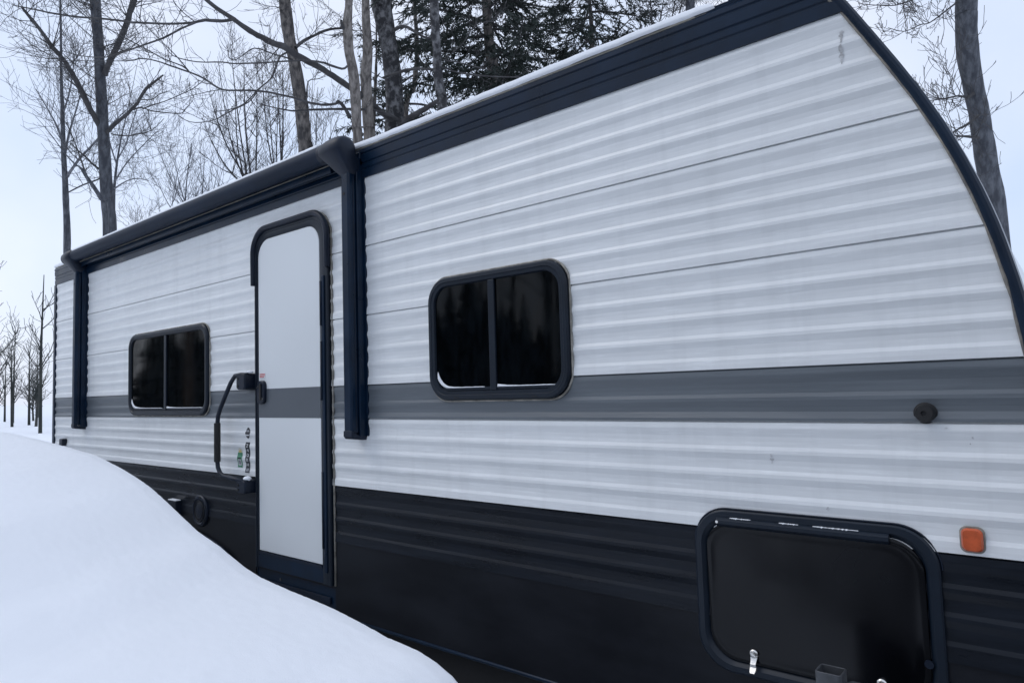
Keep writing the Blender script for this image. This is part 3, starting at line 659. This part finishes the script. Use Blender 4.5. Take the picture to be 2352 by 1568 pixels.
def trace(pix, dist, d1=None):
    """(px, py, width px) rows -> [(point, radius)] at real distance, drifting in depth from dist to d1"""
    d1 = d1 if d1 is not None else dist; n = len(pix); o = []
    for i, (x, y, w_) in enumerate(pix):
        D = dist + (d1 - dist) * i / max(1, n - 1) + 0.0
        o.append((at(x, y, D), 0.5 * w_ / FPX * D * 0.93))
    return o
def limb(mb, P, sides=7, k=3, rough=0.12):
    Q = smooth_pts(P, k)
    pts = [p + rdir() * r * rough for p, r in Q]; mb.tube(pts, [r * rnd(0.93, 1.09) for p, r in Q], sides, False)
    return Q
def twigs(mb, Q, n, L, r=0.006, lev=1, up=0.1, t0=0.1, kids=2, spread=0.9, crook=0.25, rmin=0.0028):
    for _ in range(n):
        t = t0 + (1 - t0) * random.random(); i = min(len(Q) - 2, int(t * (len(Q) - 1)))
        p, d = Q[i][0], (Q[i + 1][0] - Q[i][0]).normalized()
        s = d.orthogonal(); s.rotate(Matrix.Rotation(rnd(0, 6.28), 3, d))
        s = (s + Vector((0, 0, 0.35)))
        grow(mb, p, d * 0.6 + s * 0.9, L * rnd(0.5, 1.2) , min(r, max(rmin, Q[i][1] * 0.6)), lev, up, spread, kids, crook, rmin)
def tree(name, label, pix, dist, bark, limbs=(), crown_m='twig', sides=12, d1=None, group=None, tw=None, cat='tree', topext=None):
    """trunk pixel rows go from the top down; the trunk is carried on down to the ground and up past the frame"""
    P = trace(pix, dist, d1)
    base = P[-1][0].copy(); dn = (P[-1][0] - P[-2][0])
    k = (base.z - GZ) / max(0.5, abs(dn.z)) if abs(dn.z) > 0.3 else 0
    foot = Vector((base.x + max(-0.5, min(0.5, dn.x * 0.5)), base.y + max(-0.4, min(0.4, dn.y * 0.5)), GZ - 0.1))
    full = [(P[0][0] + (P[0][0] - P[1][0]).normalized() * ext + Vector((rnd(-.1, .1), 0, 0)), P[0][1] * s) for ext, s in ((topext or ((6.0, 0.35), (3.0, 0.65))))] + P + [((base * 0.5 + foot * 0.5), P[-1][1] * 1.1), (foot + Vector((0, 0, 0.35)), P[-1][1] * 1.2), (foot, P[-1][1] * 1.55)]
    root = thing(name, label, cat, foot + Vector((0, 0, 0.1)), group)
    Q = smooth_pts(full, 5); mb = MB(); L = []
    for i, (p, r) in enumerate(Q):
        L.append([p + Vector((math.cos(a), math.sin(a), 0)) * r * (1 + 0.10 * noise.noise((p.x * 3 + math.cos(a) * 1.6, p.z * 3.5, math.sin(a) * 1.6)) + 0.05 * noise.noise((math.cos(a) * 5, p.z * 9, math.sin(a) * 5))) for a in [2 * math.pi * k_ / sides for k_ in range(sides)]])
    mb.loops(L, True, True, True); mb.build('trunk', bark, root, smooth=True)
    mb = MB()
    for item in limbs:
        pixs, dd, de, spec = item
        Ql = limb(mb, trace(pixs, dd, de))
        for s in spec: twigs(mb, Ql, **s)
    if tw:
        n_, L_, r_, lv = tw
        for _ in range(n_):
            i = int(rnd(0.05, 0.62) * (len(Q) - 2)); p, d = Q[i][0], (Q[i][0] - Q[i + 1][0]).normalized()
            s = d.orthogonal(); s.rotate(Matrix.Rotation(rnd(0, 6.28), 3, d)); grow(mb, p, s + d * 0.5, L_ * rnd(0.6, 1.2), r_, lv)
    if mb.v: mb.build('crown', crown_m, root, smooth=True)
    return root, Q

c1 = lambda L: [(126.3 + x * 0.293, y * 0.293, w_ * 0.293) for x, y, w_ in L]
c2_ = lambda L: [(700.5 + x * 0.293, y * 0.293, w_ * 0.293) for x, y, w_ in L]
c3 = lambda L: [(1504.4 + x * 0.3076, y * 0.3076, w_ * 0.3076) for x, y, w_ in L]
FINE = dict(n=10, L=1.0, r=0.008, lev=1)
G = 'tall trees behind the trailer'
# the forked tree left of the trailer's rear
tree('bare_tree', 'slim grey forked bare tree with one thick trunk, left of the others', c1([(312, -60, 66), (318, 60, 68), (330, 200, 64), (345, 420, 62), (352, 560, 66), (360, 700, 72), (370, 900, 74), (384, 1100, 76), (396, 1400, 82), (412, 1600, 86), (430, 1850, 92)]), 13.5, 'bark_grey', group=G, limbs=[
    (c1([(392, 590, 40), (430, 480, 38), (500, 330, 38), (560, 190, 36), (600, 60, 34), (640, -60, 30), (700, -200, 22)]), 13.4, 12.9, [dict(n=14, L=1.1, r=0.009, lev=2, kids=1), dict(n=14, L=0.7, r=0.006, lev=1)]),
    (c1([(352, 990, 40), (300, 900, 38), (235, 780, 36), (170, 640, 34), (110, 540, 32), (60, 460, 30), (-20, 370, 28), (-120, 230, 24), (-260, 60, 16)]), 13.5, 12.6, [dict(n=24, L=1.0, r=0.007, lev=2, kids=1)]),
    (c1([(405, 1040, 26), (470, 975, 26), (560, 900, 24), (640, 815, 22), (710, 700, 20), (780, 645, 16), (848, 590, 11)]), 13.4, 12.4, [dict(n=6, L=0.55, r=0.006, lev=1, up=0.05)]),
    (c1([(610, 860, 12), (680, 845, 11), (760, 870, 9), (880, 885, 8), (985, 890, 6), (1020, 860, 5), (1080, 790, 4)]), 12.9, 12.4, [dict(n=8, L=0.35, r=0.005, lev=1, up=-0.02)]),
    (c1([(690, 855, 10), (760, 825, 9), (850, 800, 7), (990, 740, 6), (1090, 690, 5), (1190, 610, 4)]), 12.9, 12.2, [dict(n=12, L=0.3, r=0.005, lev=1)]),
    (c1([(660, 780, 8), (760, 780, 7), (820, 740, 6), (885, 720, 5)]), 12.8, 12.5, [dict(n=6, L=0.3, r=0.004, lev=1)]),
    (c1([(440, 1050, 9), (520, 1065, 8), (640, 1055, 7), (760, 1020, 6), (855, 930, 4)]), 13.3, 12.8, [dict(n=12, L=0.5, r=0.005, lev=1)]),
    (c1([(350, 1330, 14), (300, 1290, 13), (240, 1230, 12), (180, 1180, 10), (120, 1120, 8)]), 13.6, 13.4, [dict(n=8, L=0.6, r=0.006, lev=1)]),
    (c1([(395, 1370, 12), (330, 1410, 11), (220, 1450, 10), (100, 1510, 8)]), 13.6, 13.2, [dict(n=8, L=0.6, r=0.006, lev=1)]),
], tw=(14, 1.3, 0.010, 2))
tree('bare_tree', 'thin pale bare tree at the left, dense with fine twigs', c1([(50, 600, 18), (60, 900, 26), (68, 1200, 32), (80, 1450, 38), (88, 1640, 42), (95, 1900, 46)]), 17, 'bark_grey', crown_m='twig_hazy', group=G, topext=((3.0, 0.2), (1.5, 0.6)), limbs=[
    (c1([(85, 1400, 20), (180, 1260, 18), (300, 1130, 14), (420, 1000, 10), (560, 860, 6)]), 17, 16.4, [dict(n=16, L=1.2, r=0.007, lev=2, kids=1)]),
    (c1([(72, 1250, 18), (110, 1050, 14), (170, 850, 10), (230, 640, 6)]), 17, 17.5, [dict(n=14, L=1.2, r=0.007, lev=2, kids=1)]),
    (c1([(66, 1150, 14), (20, 1000, 12), (-60, 850, 8), (-150, 700, 5)]), 17, 17.5, [dict(n=12, L=1.1, r=0.007, lev=2, kids=1)]),
    (c1([(60, 900, 12), (110, 740, 10), (140, 560, 7), (150, 420, 4)]), 17, 16.6, [dict(n=12, L=1.0, r=0.006, lev=2, kids=1)]),
])
tree('bare_tree', 'leaning bare sapling just left of the thick forked trunk', c1([(60, 1180, 8), (150, 1280, 14), (205, 1320, 22), (250, 1390, 26), (300, 1460, 30), (370, 1570, 34), (440, 1700, 36)]), 12.6, 'bark_grey', group=G, topext=((0.6, 0.3), (0.3, 0.7)), limbs=[
    (c1([(250, 1390, 12), (190, 1210, 10), (140, 1080, 8), (90, 960, 5)]), 12.7, 13, [dict(n=8, L=0.8, r=0.006, lev=1)])])
tree('bare_tree', 'twiggy bare tree directly behind the forked tree at left', c1([(560, 900, 6), (520, 1080, 10), (490, 1250, 14), (470, 1420, 18), (460, 1600, 22)]), 19, 'bark_grey', crown_m='twig_hazy', group=G, topext=((1.5, 0.3), (0.7, 0.6)), limbs=[
    (c1([(470, 1420, 12), (560, 1280, 9), (680, 1150, 7), (800, 1030, 4)]), 19, 18, [dict(n=18, L=1.3, r=0.006, lev=2, kids=1)]),
    (c1([(465, 1480, 12), (560, 1420, 9), (650, 1400, 7), (740, 1420, 4)]), 19, 18, [dict(n=12, L=0.9, r=0.006, lev=2, kids=1)]),
    (c1([(490, 1250, 10), (560, 1120, 9), (600, 980, 7), (640, 860, 4)]), 19, 19.5, [dict(n=16, L=1.1, r=0.006, lev=2, kids=1)]),
    (c1([(490, 1300, 10), (430, 1120, 9), (400, 900, 7), (440, 720, 4)]), 19, 19.5, [dict(n=14, L=1.2, r=0.006, lev=2, kids=1)]),
])
# the brown trunk behind the awning
tree('bare_tree', 'tall brown-grey trunk rising behind the middle of the awning', c1([(1795, -60, 82), (1805, 60, 88), (1822, 190, 92), (1842, 330, 88), (1880, 500, 90), (1912, 700, 98), (1940, 900, 104), (1955, 1100, 110), (1968, 1260, 116)]), 12.5, 'bark_brown', group=G, limbs=[
    (c1([(1885, 375, 24), (1945, 325, 22), (2040, 275, 20), (2150, 232, 18), (2262, 222, 16)]), 12.4, 12.9, [dict(n=10, L=0.8, r=0.007, lev=2, kids=1, up=0.15)]),
    (c1([(1830, 410, 14), (1770, 440, 13), (1735, 520, 12), (1690, 620, 11), (1600, 695, 10), (1500, 800, 9), (1400, 852, 8), (1260, 876, 5)]), 12.4, 11.4, [dict(n=8, L=0.45, r=0.005, lev=1, up=-0.05)]),
    (c1([(1600, 700, 9), (1520, 800, 8), (1380, 870, 8), (1250, 940, 7), (1100, 962, 6), (1000, 930, 5), (930, 868, 4)]), 12, 11.2, [dict(n=6, L=0.35, r=0.004, lev=1)]),
    (c1([(1975, 770, 14), (1985, 640, 8), (2060, 620, 6), (2120, 600, 4)]), 12.5, 12.5, [dict(n=3, L=0.3, r=0.004, lev=1)]),
    (c1([(1865, 470, 12), (1700, 420, 10), (1560, 380, 8), (1420, 470, 6), (1360, 440, 5), (1380, 360, 4), (1460, 290, 4)]), 12.3, 11.6, [dict(n=8, L=0.5, r=0.005, lev=1)]),
], tw=(6, 1.0, 0.009, 2))
# broken grey snags
tree('dead_tree', 'barkless pale grey-brown dead trunk, leftmost of the close pair above the awning end cap', c2_([(348, -60, 56), (342, 60, 58), (334, 190, 68), (345, 400, 72), (382, 590, 78), (398, 800, 80), (404, 1000, 74), (414, 1150, 74)]), 11.5, 'bark_snag', group=G, limbs=[
    (c2_([(320, 240, 20), (300, 215, 26), (288, 190, 24), (283, 160, 18)]), 11.5, 11.4, []),
    (c2_([(330, 520, 16), (290, 540, 18), (180, 505, 18), (130, 490, 16), (40, 478, 13), (-100, 478, 12), (-240, 488, 11), (-390, 496, 11), (-560, 500, 10), (-650, 488, 9), (-850, 486, 8), (-1030, 440, 6), (-1110, 350, 5), (-1180, 300, 4)]), 11.4, 10.4, [dict(n=8, L=0.45, r=0.005, lev=1, kids=1)]),
])
tree('dead_tree', 'barkless pale grey-brown dead trunk, right one of the close pair above the awning end cap', c2_([(472, -60, 58), (476, 60, 60), (482, 220, 68), (490, 400, 74), (478, 600, 84), (488, 800, 88), (500, 1000, 92), (508, 1150, 94)]), 12.2, 'bark_snag', group=G)
# the thick mottled trunk that carries the long limbs
tree('bare_tree', 'thickest mottled trunk with long limbs reaching far left over the awning', c2_([(590, -60, 148), (602, 60, 146), (628, 200, 138), (662, 400, 128), (690, 600, 134), (704, 800, 138), (702, 960, 146), (700, 1080, 152)]), 12.8, 'bark_mottled', group=G, sides=18, limbs=[
    (c2_([(690, 940, 46), (600, 880, 46), (530, 815, 46), (430, 740, 46), (300, 652, 46), (180, 570, 46), (60, 500, 46), (-70, 430, 48), (-150, 375, 48), (-260, 332, 46), (-370, 278, 42), (-460, 222, 38), (-560, 152, 34), (-680, 72, 30), (-770, 2, 28), (-880, -90, 24), (-1040, -240, 16)]), 12.6, 10.2, [dict(n=6, L=0.6, r=0.007, lev=1, kids=1), dict(n=5, L=1.1, r=0.01, lev=2, kids=1)]),
    (c2_([(-560, 152, 24), (-650, 166, 22), (-780, 160, 22), (-860, 176, 18), (-960, 186, 15), (-1160, 186, 14), (-1360, 176, 14), (-1510, 156, 13), (-1760, 136, 12), (-1945, 112, 11), (-2150, 70, 9), (-2300, 40, 6)]), 11.1, 9.8, [dict(n=9, L=0.5, r=0.005, lev=1, kids=1), dict(n=3, L=1.0, r=0.008, lev=2, kids=1)]),
    (c2_([(-860, 178, 15), (-960, 222, 14), (-1110, 300, 13), (-1260, 352, 12), (-1410, 406, 10), (-1560, 450, 8), (-1750, 440, 6), (-1900, 400, 4)]), 10.6, 10.0, [dict(n=8, L=0.5, r=0.005, lev=1, kids=1)]),
    (c2_([(760, 960, 20), (700, 920, 22), (550, 866, 20), (300, 856, 18), (20, 862, 16), (-100, 870, 12), (-260, 840, 9), (-360, 812, 6)]), 12.6, 11.2, [dict(n=8, L=0.4, r=0.005, lev=1)]),
    (c2_([(350, 920, 34), (320, 862, 28), (262, 795, 26), (240, 815, 20), (130, 822, 17), (0, 796, 17), (-100, 765, 16), (-200, 742, 16), (-300, 722, 15), (-440, 710, 15), (-600, 710, 14), (-680, 690, 14), (-800, 612, 14), (-900, 570, 12), (-1050, 518, 11), (-1170, 478, 9), (-1290, 460, 8), (-1400, 480, 6), (-1900, 476, 4)]), 12.0, 10.2, [dict(n=10, L=0.5, r=0.005, lev=1, kids=1), dict(n=3, L=1.0, r=0.007, lev=2, kids=1)]),
    (c2_([(-900, 572, 10), (-960, 520, 9), (-1110, 462, 8), (-1220, 400, 8), (-1400, 305, 7), (-1500, 250, 6), (-1650, 170, 5), (-1810, 20, 4)]), 10.8, 10.0, [dict(n=6, L=0.6, r=0.005, lev=1)]),
    (c2_([(-900, 570, 8), (-1010, 440, 7), (-1120, 330, 6), (-1230, 220, 5), (-1330, 110, 4), (-1390, 40, 3)]), 10.8, 10.4, [dict(n=5, L=0.5, r=0.005, lev=1)]),
    (c2_([(700, 240, 26), (740, 215, 26), (790, 210, 22), (860, 250, 20), (960, 300, 16), (1030, 250, 10)]), 12.5, 11.8, [dict(n=4, L=0.4, r=0.005, lev=1)]),
    (c2_([(610, 610, 16), (700, 580, 22), (800, 550, 22), (900, 540, 20), (990, 545, 16), (1090, 530, 14), (1200, 570, 14), (1450, 600, 12), (1690, 605, 10)]), 12.2, 11.0, [dict(n=8, L=0.35, r=0.005, lev=1)]),
    (c2_([(740, 980, 40), (830, 915, 44), (950, 850, 42), (1040, 790, 30), (1120, 740, 16)]), 12.6, 11.9, [dict(n=4, L=0.35, r=0.005, lev=1)]),
], tw=(5, 1.0, 0.009, 2))
tree('bare_tree', 'slim mottled trunk between the thickest trunk and the spruce', c2_([(1012, -60, 70), (1014, 60, 70), (1020, 200, 66), (1034, 400, 68), (1044, 600, 72), (1066, 750, 80), (1078, 900, 84)]), 11.5, 'bark_mottled', group=G, limbs=[
    (c2_([(1080, 470, 12), (1200, 490, 11), (1320, 520, 9), (1440, 550, 7)]), 11.4, 11, [dict(n=5, L=0.4, r=0.005, lev=1)]),
    (c2_([(1150, 420, 8), (1240, 340, 8), (1300, 240, 7), (1390, 180, 6), (1480, 170, 4)]), 10.9, 10.6, [dict(n=8, L=0.35, r=0.005, lev=1)])])
# small background trees, fans of fine stems
def fan(name, label, base, dist, tips, thick, n_tw, L, m='twig_hazy', rmin=0.003):
    pb = at(base[0], base[1], dist); foot = Vector((pb.x, pb.y, GZ - 0.05))
    root = thing(name, label, 'tree', foot, 'twiggy saplings behind the awning')
    mb = MB(); mb.tube([foot, (foot + pb) / 2 + Vector((0.05, 0, 0)), pb], [thick * 1.6, thick * 1.3, thick], 8); mb.build('trunk', 'bark_grey', root, smooth=True)
    mb = MB()
    for tx, ty, dd in tips:
        tp = at(tx, ty, dist + dd); st_ = pb + (Vector((rnd(-.15, .15), rnd(-.15, .15), -rnd(0, 0.8))))
        mid = st_ * 0.5 + tp * 0.5 + Vector((tp.x - st_.x, tp.y - st_.y, 0)) * 0.12 + Vector((rnd(-.08, .08), rnd(-.08, .08), -0.05))
        P = [(st_, thick * 0.75), (mid, thick * 0.5), (tp, thick * 0.16)]
        Q = limb(mb, P, 4, 6, 0.05)
        twigs(mb, Q, int(n_tw * 1.15), L, r=thick * 0.28, lev=2, kids=1, t0=0.2, up=0.16, spread=0.7, rmin=rmin)
    mb.build('crown', m, root, smooth=True)
fan('sapling_tree', 'broom-shaped twiggy sapling low over the awning, left of the big brushy clump', (445, 490), 17, [(365, 345, 0), (400, 360, .6), (440, 330, -.5), (470, 345, .5), (500, 390, 0), (520, 420, .4), (355, 400, -.3)], 0.026, 9, 0.9)
fan('sapling_tree', 'brushy many-stemmed sapling clump, left half, beside the tall brown trunk', (590, 440), 15.5, [(500, 130, 0), (530, 110, .6), (560, 140, -.5), (590, 130, .5), (470, 290, 0), (480, 210, .4), (540, 200, .8)], 0.030, 10, 1.0, 'twig')
fan('sapling_tree', 'brushy many-stemmed sapling clump, right half, beside the tall brown trunk', (640, 420), 16, [(600, 140, 0), (630, 120, .6), (650, 150, -.5), (615, 200, .5), (640, 230, 0)], 0.028, 10, 0.9, 'twig')
fan('sapling_tree', 'fine sapling between the brown trunk and the dead pair', (715, 400), 16, [(730, 200, 0), (760, 230, .6), (780, 260, -.5), (745, 280, .5), (720, 160, 0)], 0.022, 7, 0.8)
fan('sapling_tree', 'short fine sapling just above the far end of the awning', (340, 540), 19, [(320, 470, 0), (345, 480, .6), (375, 490, -.5), (300, 500, .5)], 0.018, 7, 0.7)
fan('sapling_tree', 'fine sapling at the right edge of the spruce near the roof snow', (1500, 120), 15, [(1490, -60, 0), (1530, -40, .6), (1560, -50, -.5), (1470, 0, .5), (1590, -80, .5)], 0.028, 8, 0.8, 'twig')
tree('bare_tree', 'smooth grey trunk cut off by the roof snow at the top', [(1588, -60, 19), (1586, -20, 19), (1585, 20, 19), (1583, 70, 20), (1582, 120, 20)], 14, 'bark_grey', group=G, tw=(10, 1.2, 0.01, 2))
tree('bare_tree', 'dark trunk at the far right beyond the curved nose', [(2221, -40, 38), (2220, 40, 38), (2222, 110, 38), (2234, 190, 36), (2248, 260, 36), (2268, 380, 38), (2288, 500, 40)], 10.5, 'bark_grey', group=G, limbs=[
    (c3([(2380, 700, 22), (2330, 730, 14), (2270, 716, 12), (2180, 735, 10), (2050, 752, 6)]), 10.4, 10.0, [dict(n=14, L=0.7, r=0.006, lev=2, kids=1, up=0.2)]),
    (c3([(2420, 860, 20), (2330, 930, 16), (2250, 972, 12), (2205, 1005, 8)]), 10.3, 10.0, [dict(n=10, L=0.6, r=0.006, lev=2, kids=1)]),
    (c3([(2420, 1030, 18), (2330, 1020, 16), (2270, 1018, 12), (2200, 1003, 8)]), 10.2, 9.9, [dict(n=8, L=0.5, r=0.006, lev=2, kids=1, up=0.2)]),
    (c3([(2260, 15, 12), (2150, 100, 9), (2050, 172, 7), (1980, 186, 6), (1860, 236, 5), (1740, 208, 4)]), 10.4, 10, [dict(n=14, L=0.45, r=0.005, lev=2, kids=1, up=0.2)]),
    (c3([(2300, -60, 14), (2000, -20, 10), (1800, 40, 7), (1650, 40, 5), (1520, 30, 4)]), 10.4, 9.8, [dict(n=24, L=0.5, r=0.005, lev=2, kids=1, up=0.0)]),
])

# the spruces
def spruce(name, label, pix, dist, z0, z1, reach, nb, seed, m='needles', twl=0.30, dens=1.0):
    random.seed(seed)
    root, Q = tree(name, label, pix, dist, 'bark_brown', cat='tree', group=G, topext=((5.0, 0.35), (2.5, 0.7)))
    mbn, mbt = MB(), MB()
    ax = [(p, r) for p, r in Q]
    def axis(z):
        for (a, _), (b_, _) in zip(ax, ax[1:]):
            if (a.z - z) * (b_.z - z) <= 0: return a.lerp(b_, (a.z - z) / (a.z - b_.z + 1e-9))
        return ax[0][0]
    def brush(p, d, L):
        q = p + d * L * 0.5 + Vector((0, 0, -0.02 * L)); e = p + d * L + Vector((0, 0, rnd(-.02, .05) * L * 3))
        w_ = rnd(0.006, 0.0115)
        mbn.tube([p, q, e], [w_ * 0.7, w_, w_ * 0.25], 3, False)
    for i in range(nb):
        z = z0 + (z1 - z0) * (i + rnd(0, 1)) / nb; a = i * 2.4 + rnd(-.5, .5)
        Lb = reach * rnd(0.6, 1.1) * (1 - 0.35 * (z - z0) / (z1 - z0))
        d = Vector((math.cos(a), math.sin(a), rnd(-0.1, 0.15))); p = axis(z); P = [p.copy()]; rr = [0.03]
        for k in range(7):
            d = (d + Vector((0, 0, -0.10 + 0.045 * k)) + rdir() * 0.08).normalized(); p = p + d * Lb / 7; P.append(p.copy()); rr.append(0.03 * (1 - (k + 1) / 8))
        mbt.tube(P, rr, 4, False)
        nt_ = int(Lb * 15 * dens)
        for k in range(nt_):
            t = 0.12 + 0.88 * random.random(); f = t * 7; j = min(6, int(f)); b0 = P[j].lerp(P[j + 1], f - j); dd = (P[j + 1] - P[j]).normalized()
            s = dd.cross(Vector((0, 0, 1))).normalized() * random.choice((-1, 1))
            d2 = (dd * rnd(0.4, 1.0) + s * rnd(0.5, 1.1) + Vector((0, 0, rnd(-0.75, 0.12)))).normalized(); L2 = rnd(0.35, 1.0) * twl * 2.4 * (1.1 - 0.5 * t)
            e = b0 + d2 * L2 + Vector((0, 0, -0.10 * L2)); mbt.tube([b0, b0.lerp(e, .5), e], [0.006, 0.004, 0.002], 3, False)
            for q in range(int(9 + L2 * 36)):
                u = random.random() ** 0.8; bp = b0.lerp(e, u); s2_ = d2.cross(rdir()).normalized()
                brush(bp, (d2 * rnd(0.5, 1) + s2_ * rnd(0.4, 1) + Vector((0, 0, -0.25))).normalized(), rnd(0.045, 0.11))
            brush(e, d2, 0.13)
    mbn.build('crown', m, root); mbt.build('branches', 'twig', root)
    return root
spruce('spruce_tree', 'big dark green spruce with lacy branches behind the roof edge', c2_([(1420, -60, 68), (1424, 60, 70), (1432, 200, 74), (1450, 400, 84), (1486, 600, 94), (1502, 720, 98)]), 14.0, 4.0, 10.2, 3.3, 108, 11)
spruce('spruce_tree', 'smaller sparse spruce showing between the mottled trunks', c2_([(860, -60, 26), (862, 100, 28), (880, 400, 34), (850, 700, 38), (790, 900, 40)]), 17.0, 4.0, 10.0, 2.3, 40, 5, dens=0.8)
spruce('spruce_tree', 'ragged spruce behind the right side of the big one', c2_([(2230, -60, 26), (2235, 60, 28), (2245, 200, 34), (2250, 420, 38)]), 16.0, 4.8, 10.3, 2.5, 64, 23, dens=0.95)
spruce('spruce_tree', 'young spruce behind the pair of dead trunks', c2_([(560, 300, 12), (558, 500, 20), (550, 700, 26), (540, 900, 30), (535, 1100, 32)]), 15.6, 3.2, 7.6, 1.3, 30, 31, dens=0.7)

tr = thing('bare_tree', 'slanting brown trunk seen only as a reflection in the wide window', 'tree', (-14.6, -4.8, GZ))
mb = MB(); mb.tube([(-14.6, -4.8, 0.0), (-14.5, -4.7, 1.5), (-14.28, -4.6, 3.2), (-14.0, -4.5, 6.0), (-13.8, -4.4, 9.0)], [0.12, 0.1, 0.09, 0.07, 0.03], 10); mb.build('trunk', 'bark_warm', tr, smooth=True)
mb = MB()
for k in range(12): grow(mb, Vector((-14.0 + rnd(-.05, .05), -4.5, rnd(5, 8.5))), Vector((rnd(-1, 1), rnd(-1, 1), 0.6)), rnd(0.8, 1.6), 0.02, 2, kids=1)
mb.build('crown', 'twig', tr, smooth=True)
# woods on the other side of the clearing, seen only as reflections
random.seed(99); mb = MB()
for i in range(420):
    an = rnd(math.pi * 0.98, 2.02 * math.pi) ; ra = rnd(26, 48); x = -3 + ra * 1.25 * math.cos(an); y = -4 + ra * math.sin(an); h = rnd(5.0, 9.0); r = rnd(1.2, 2.4)
    if x < -18 and y > -16: continue
    mb.tube([(x, y, 0), (x, y, h)], [0.14, 0.02], 5, False)
    for k in range(9):
        z = 0.4 + (h - 0.4) * k / 9; rr = r * (1 - k / 9.5) * rnd(0.85, 1.15); n = 11; ph = rnd(0, 6)
        ring_ = [(x + rr * (1 if q % 2 else 0.62) * math.cos(ph + 2 * math.pi * q / n), y + rr * (1 if q % 2 else 0.62) * math.sin(ph + 2 * math.pi * q / n), z + rnd(-.15, .1)) for q in range(n)]
        mb.add(ring_ + [(x, y, z + (h / 9) * 1.9)], [(q, (q + 1) % n, n) for q in range(n)])
for i in range(46):
    x = -34 + 64 * i / 46 + rnd(-.5, .5); y = -rnd(13, 24); h = rnd(9, 13)
    P = [Vector((x, y, 0)), Vector((x + rnd(-.2, .2), y, h * 0.5)), Vector((x + rnd(-.5, .5), y, h))]; mb.tube(P, [0.16, 0.11, 0.03], 6, False)
    for k in range(14): grow(mb, P[1].lerp(P[2], random.random()), Vector((rnd(-1, 1), rnd(-1, 1), 0.7)), rnd(1.5, 3), 0.03, 1, kids=1, rmin=0.008)
for i in range(120):
    x = -rnd(42, 105); y = rnd(-26, 45); h = rnd(2.5, 9); P = [Vector((x, y, 0)), Vector((x + rnd(-.3, .3), y, h * 0.5)), Vector((x + rnd(-.6, .6), y, h))]; mb.tube(P, [0.10, 0.07, 0.02], 5, False)
    for k in range(12): grow(mb, P[0].lerp(P[2], rnd(0.25, 1)), Vector((rnd(-1, 1), rnd(-1, 1), 0.9)), rnd(1.2, 2.4), 0.03, 1, kids=2, rmin=0.012)
wf = mb.build('background_wood', 'wood_far'); tag(wf, 'low dark woods round the clearing, showing left of the trailer', 'woods', kind='stuff')
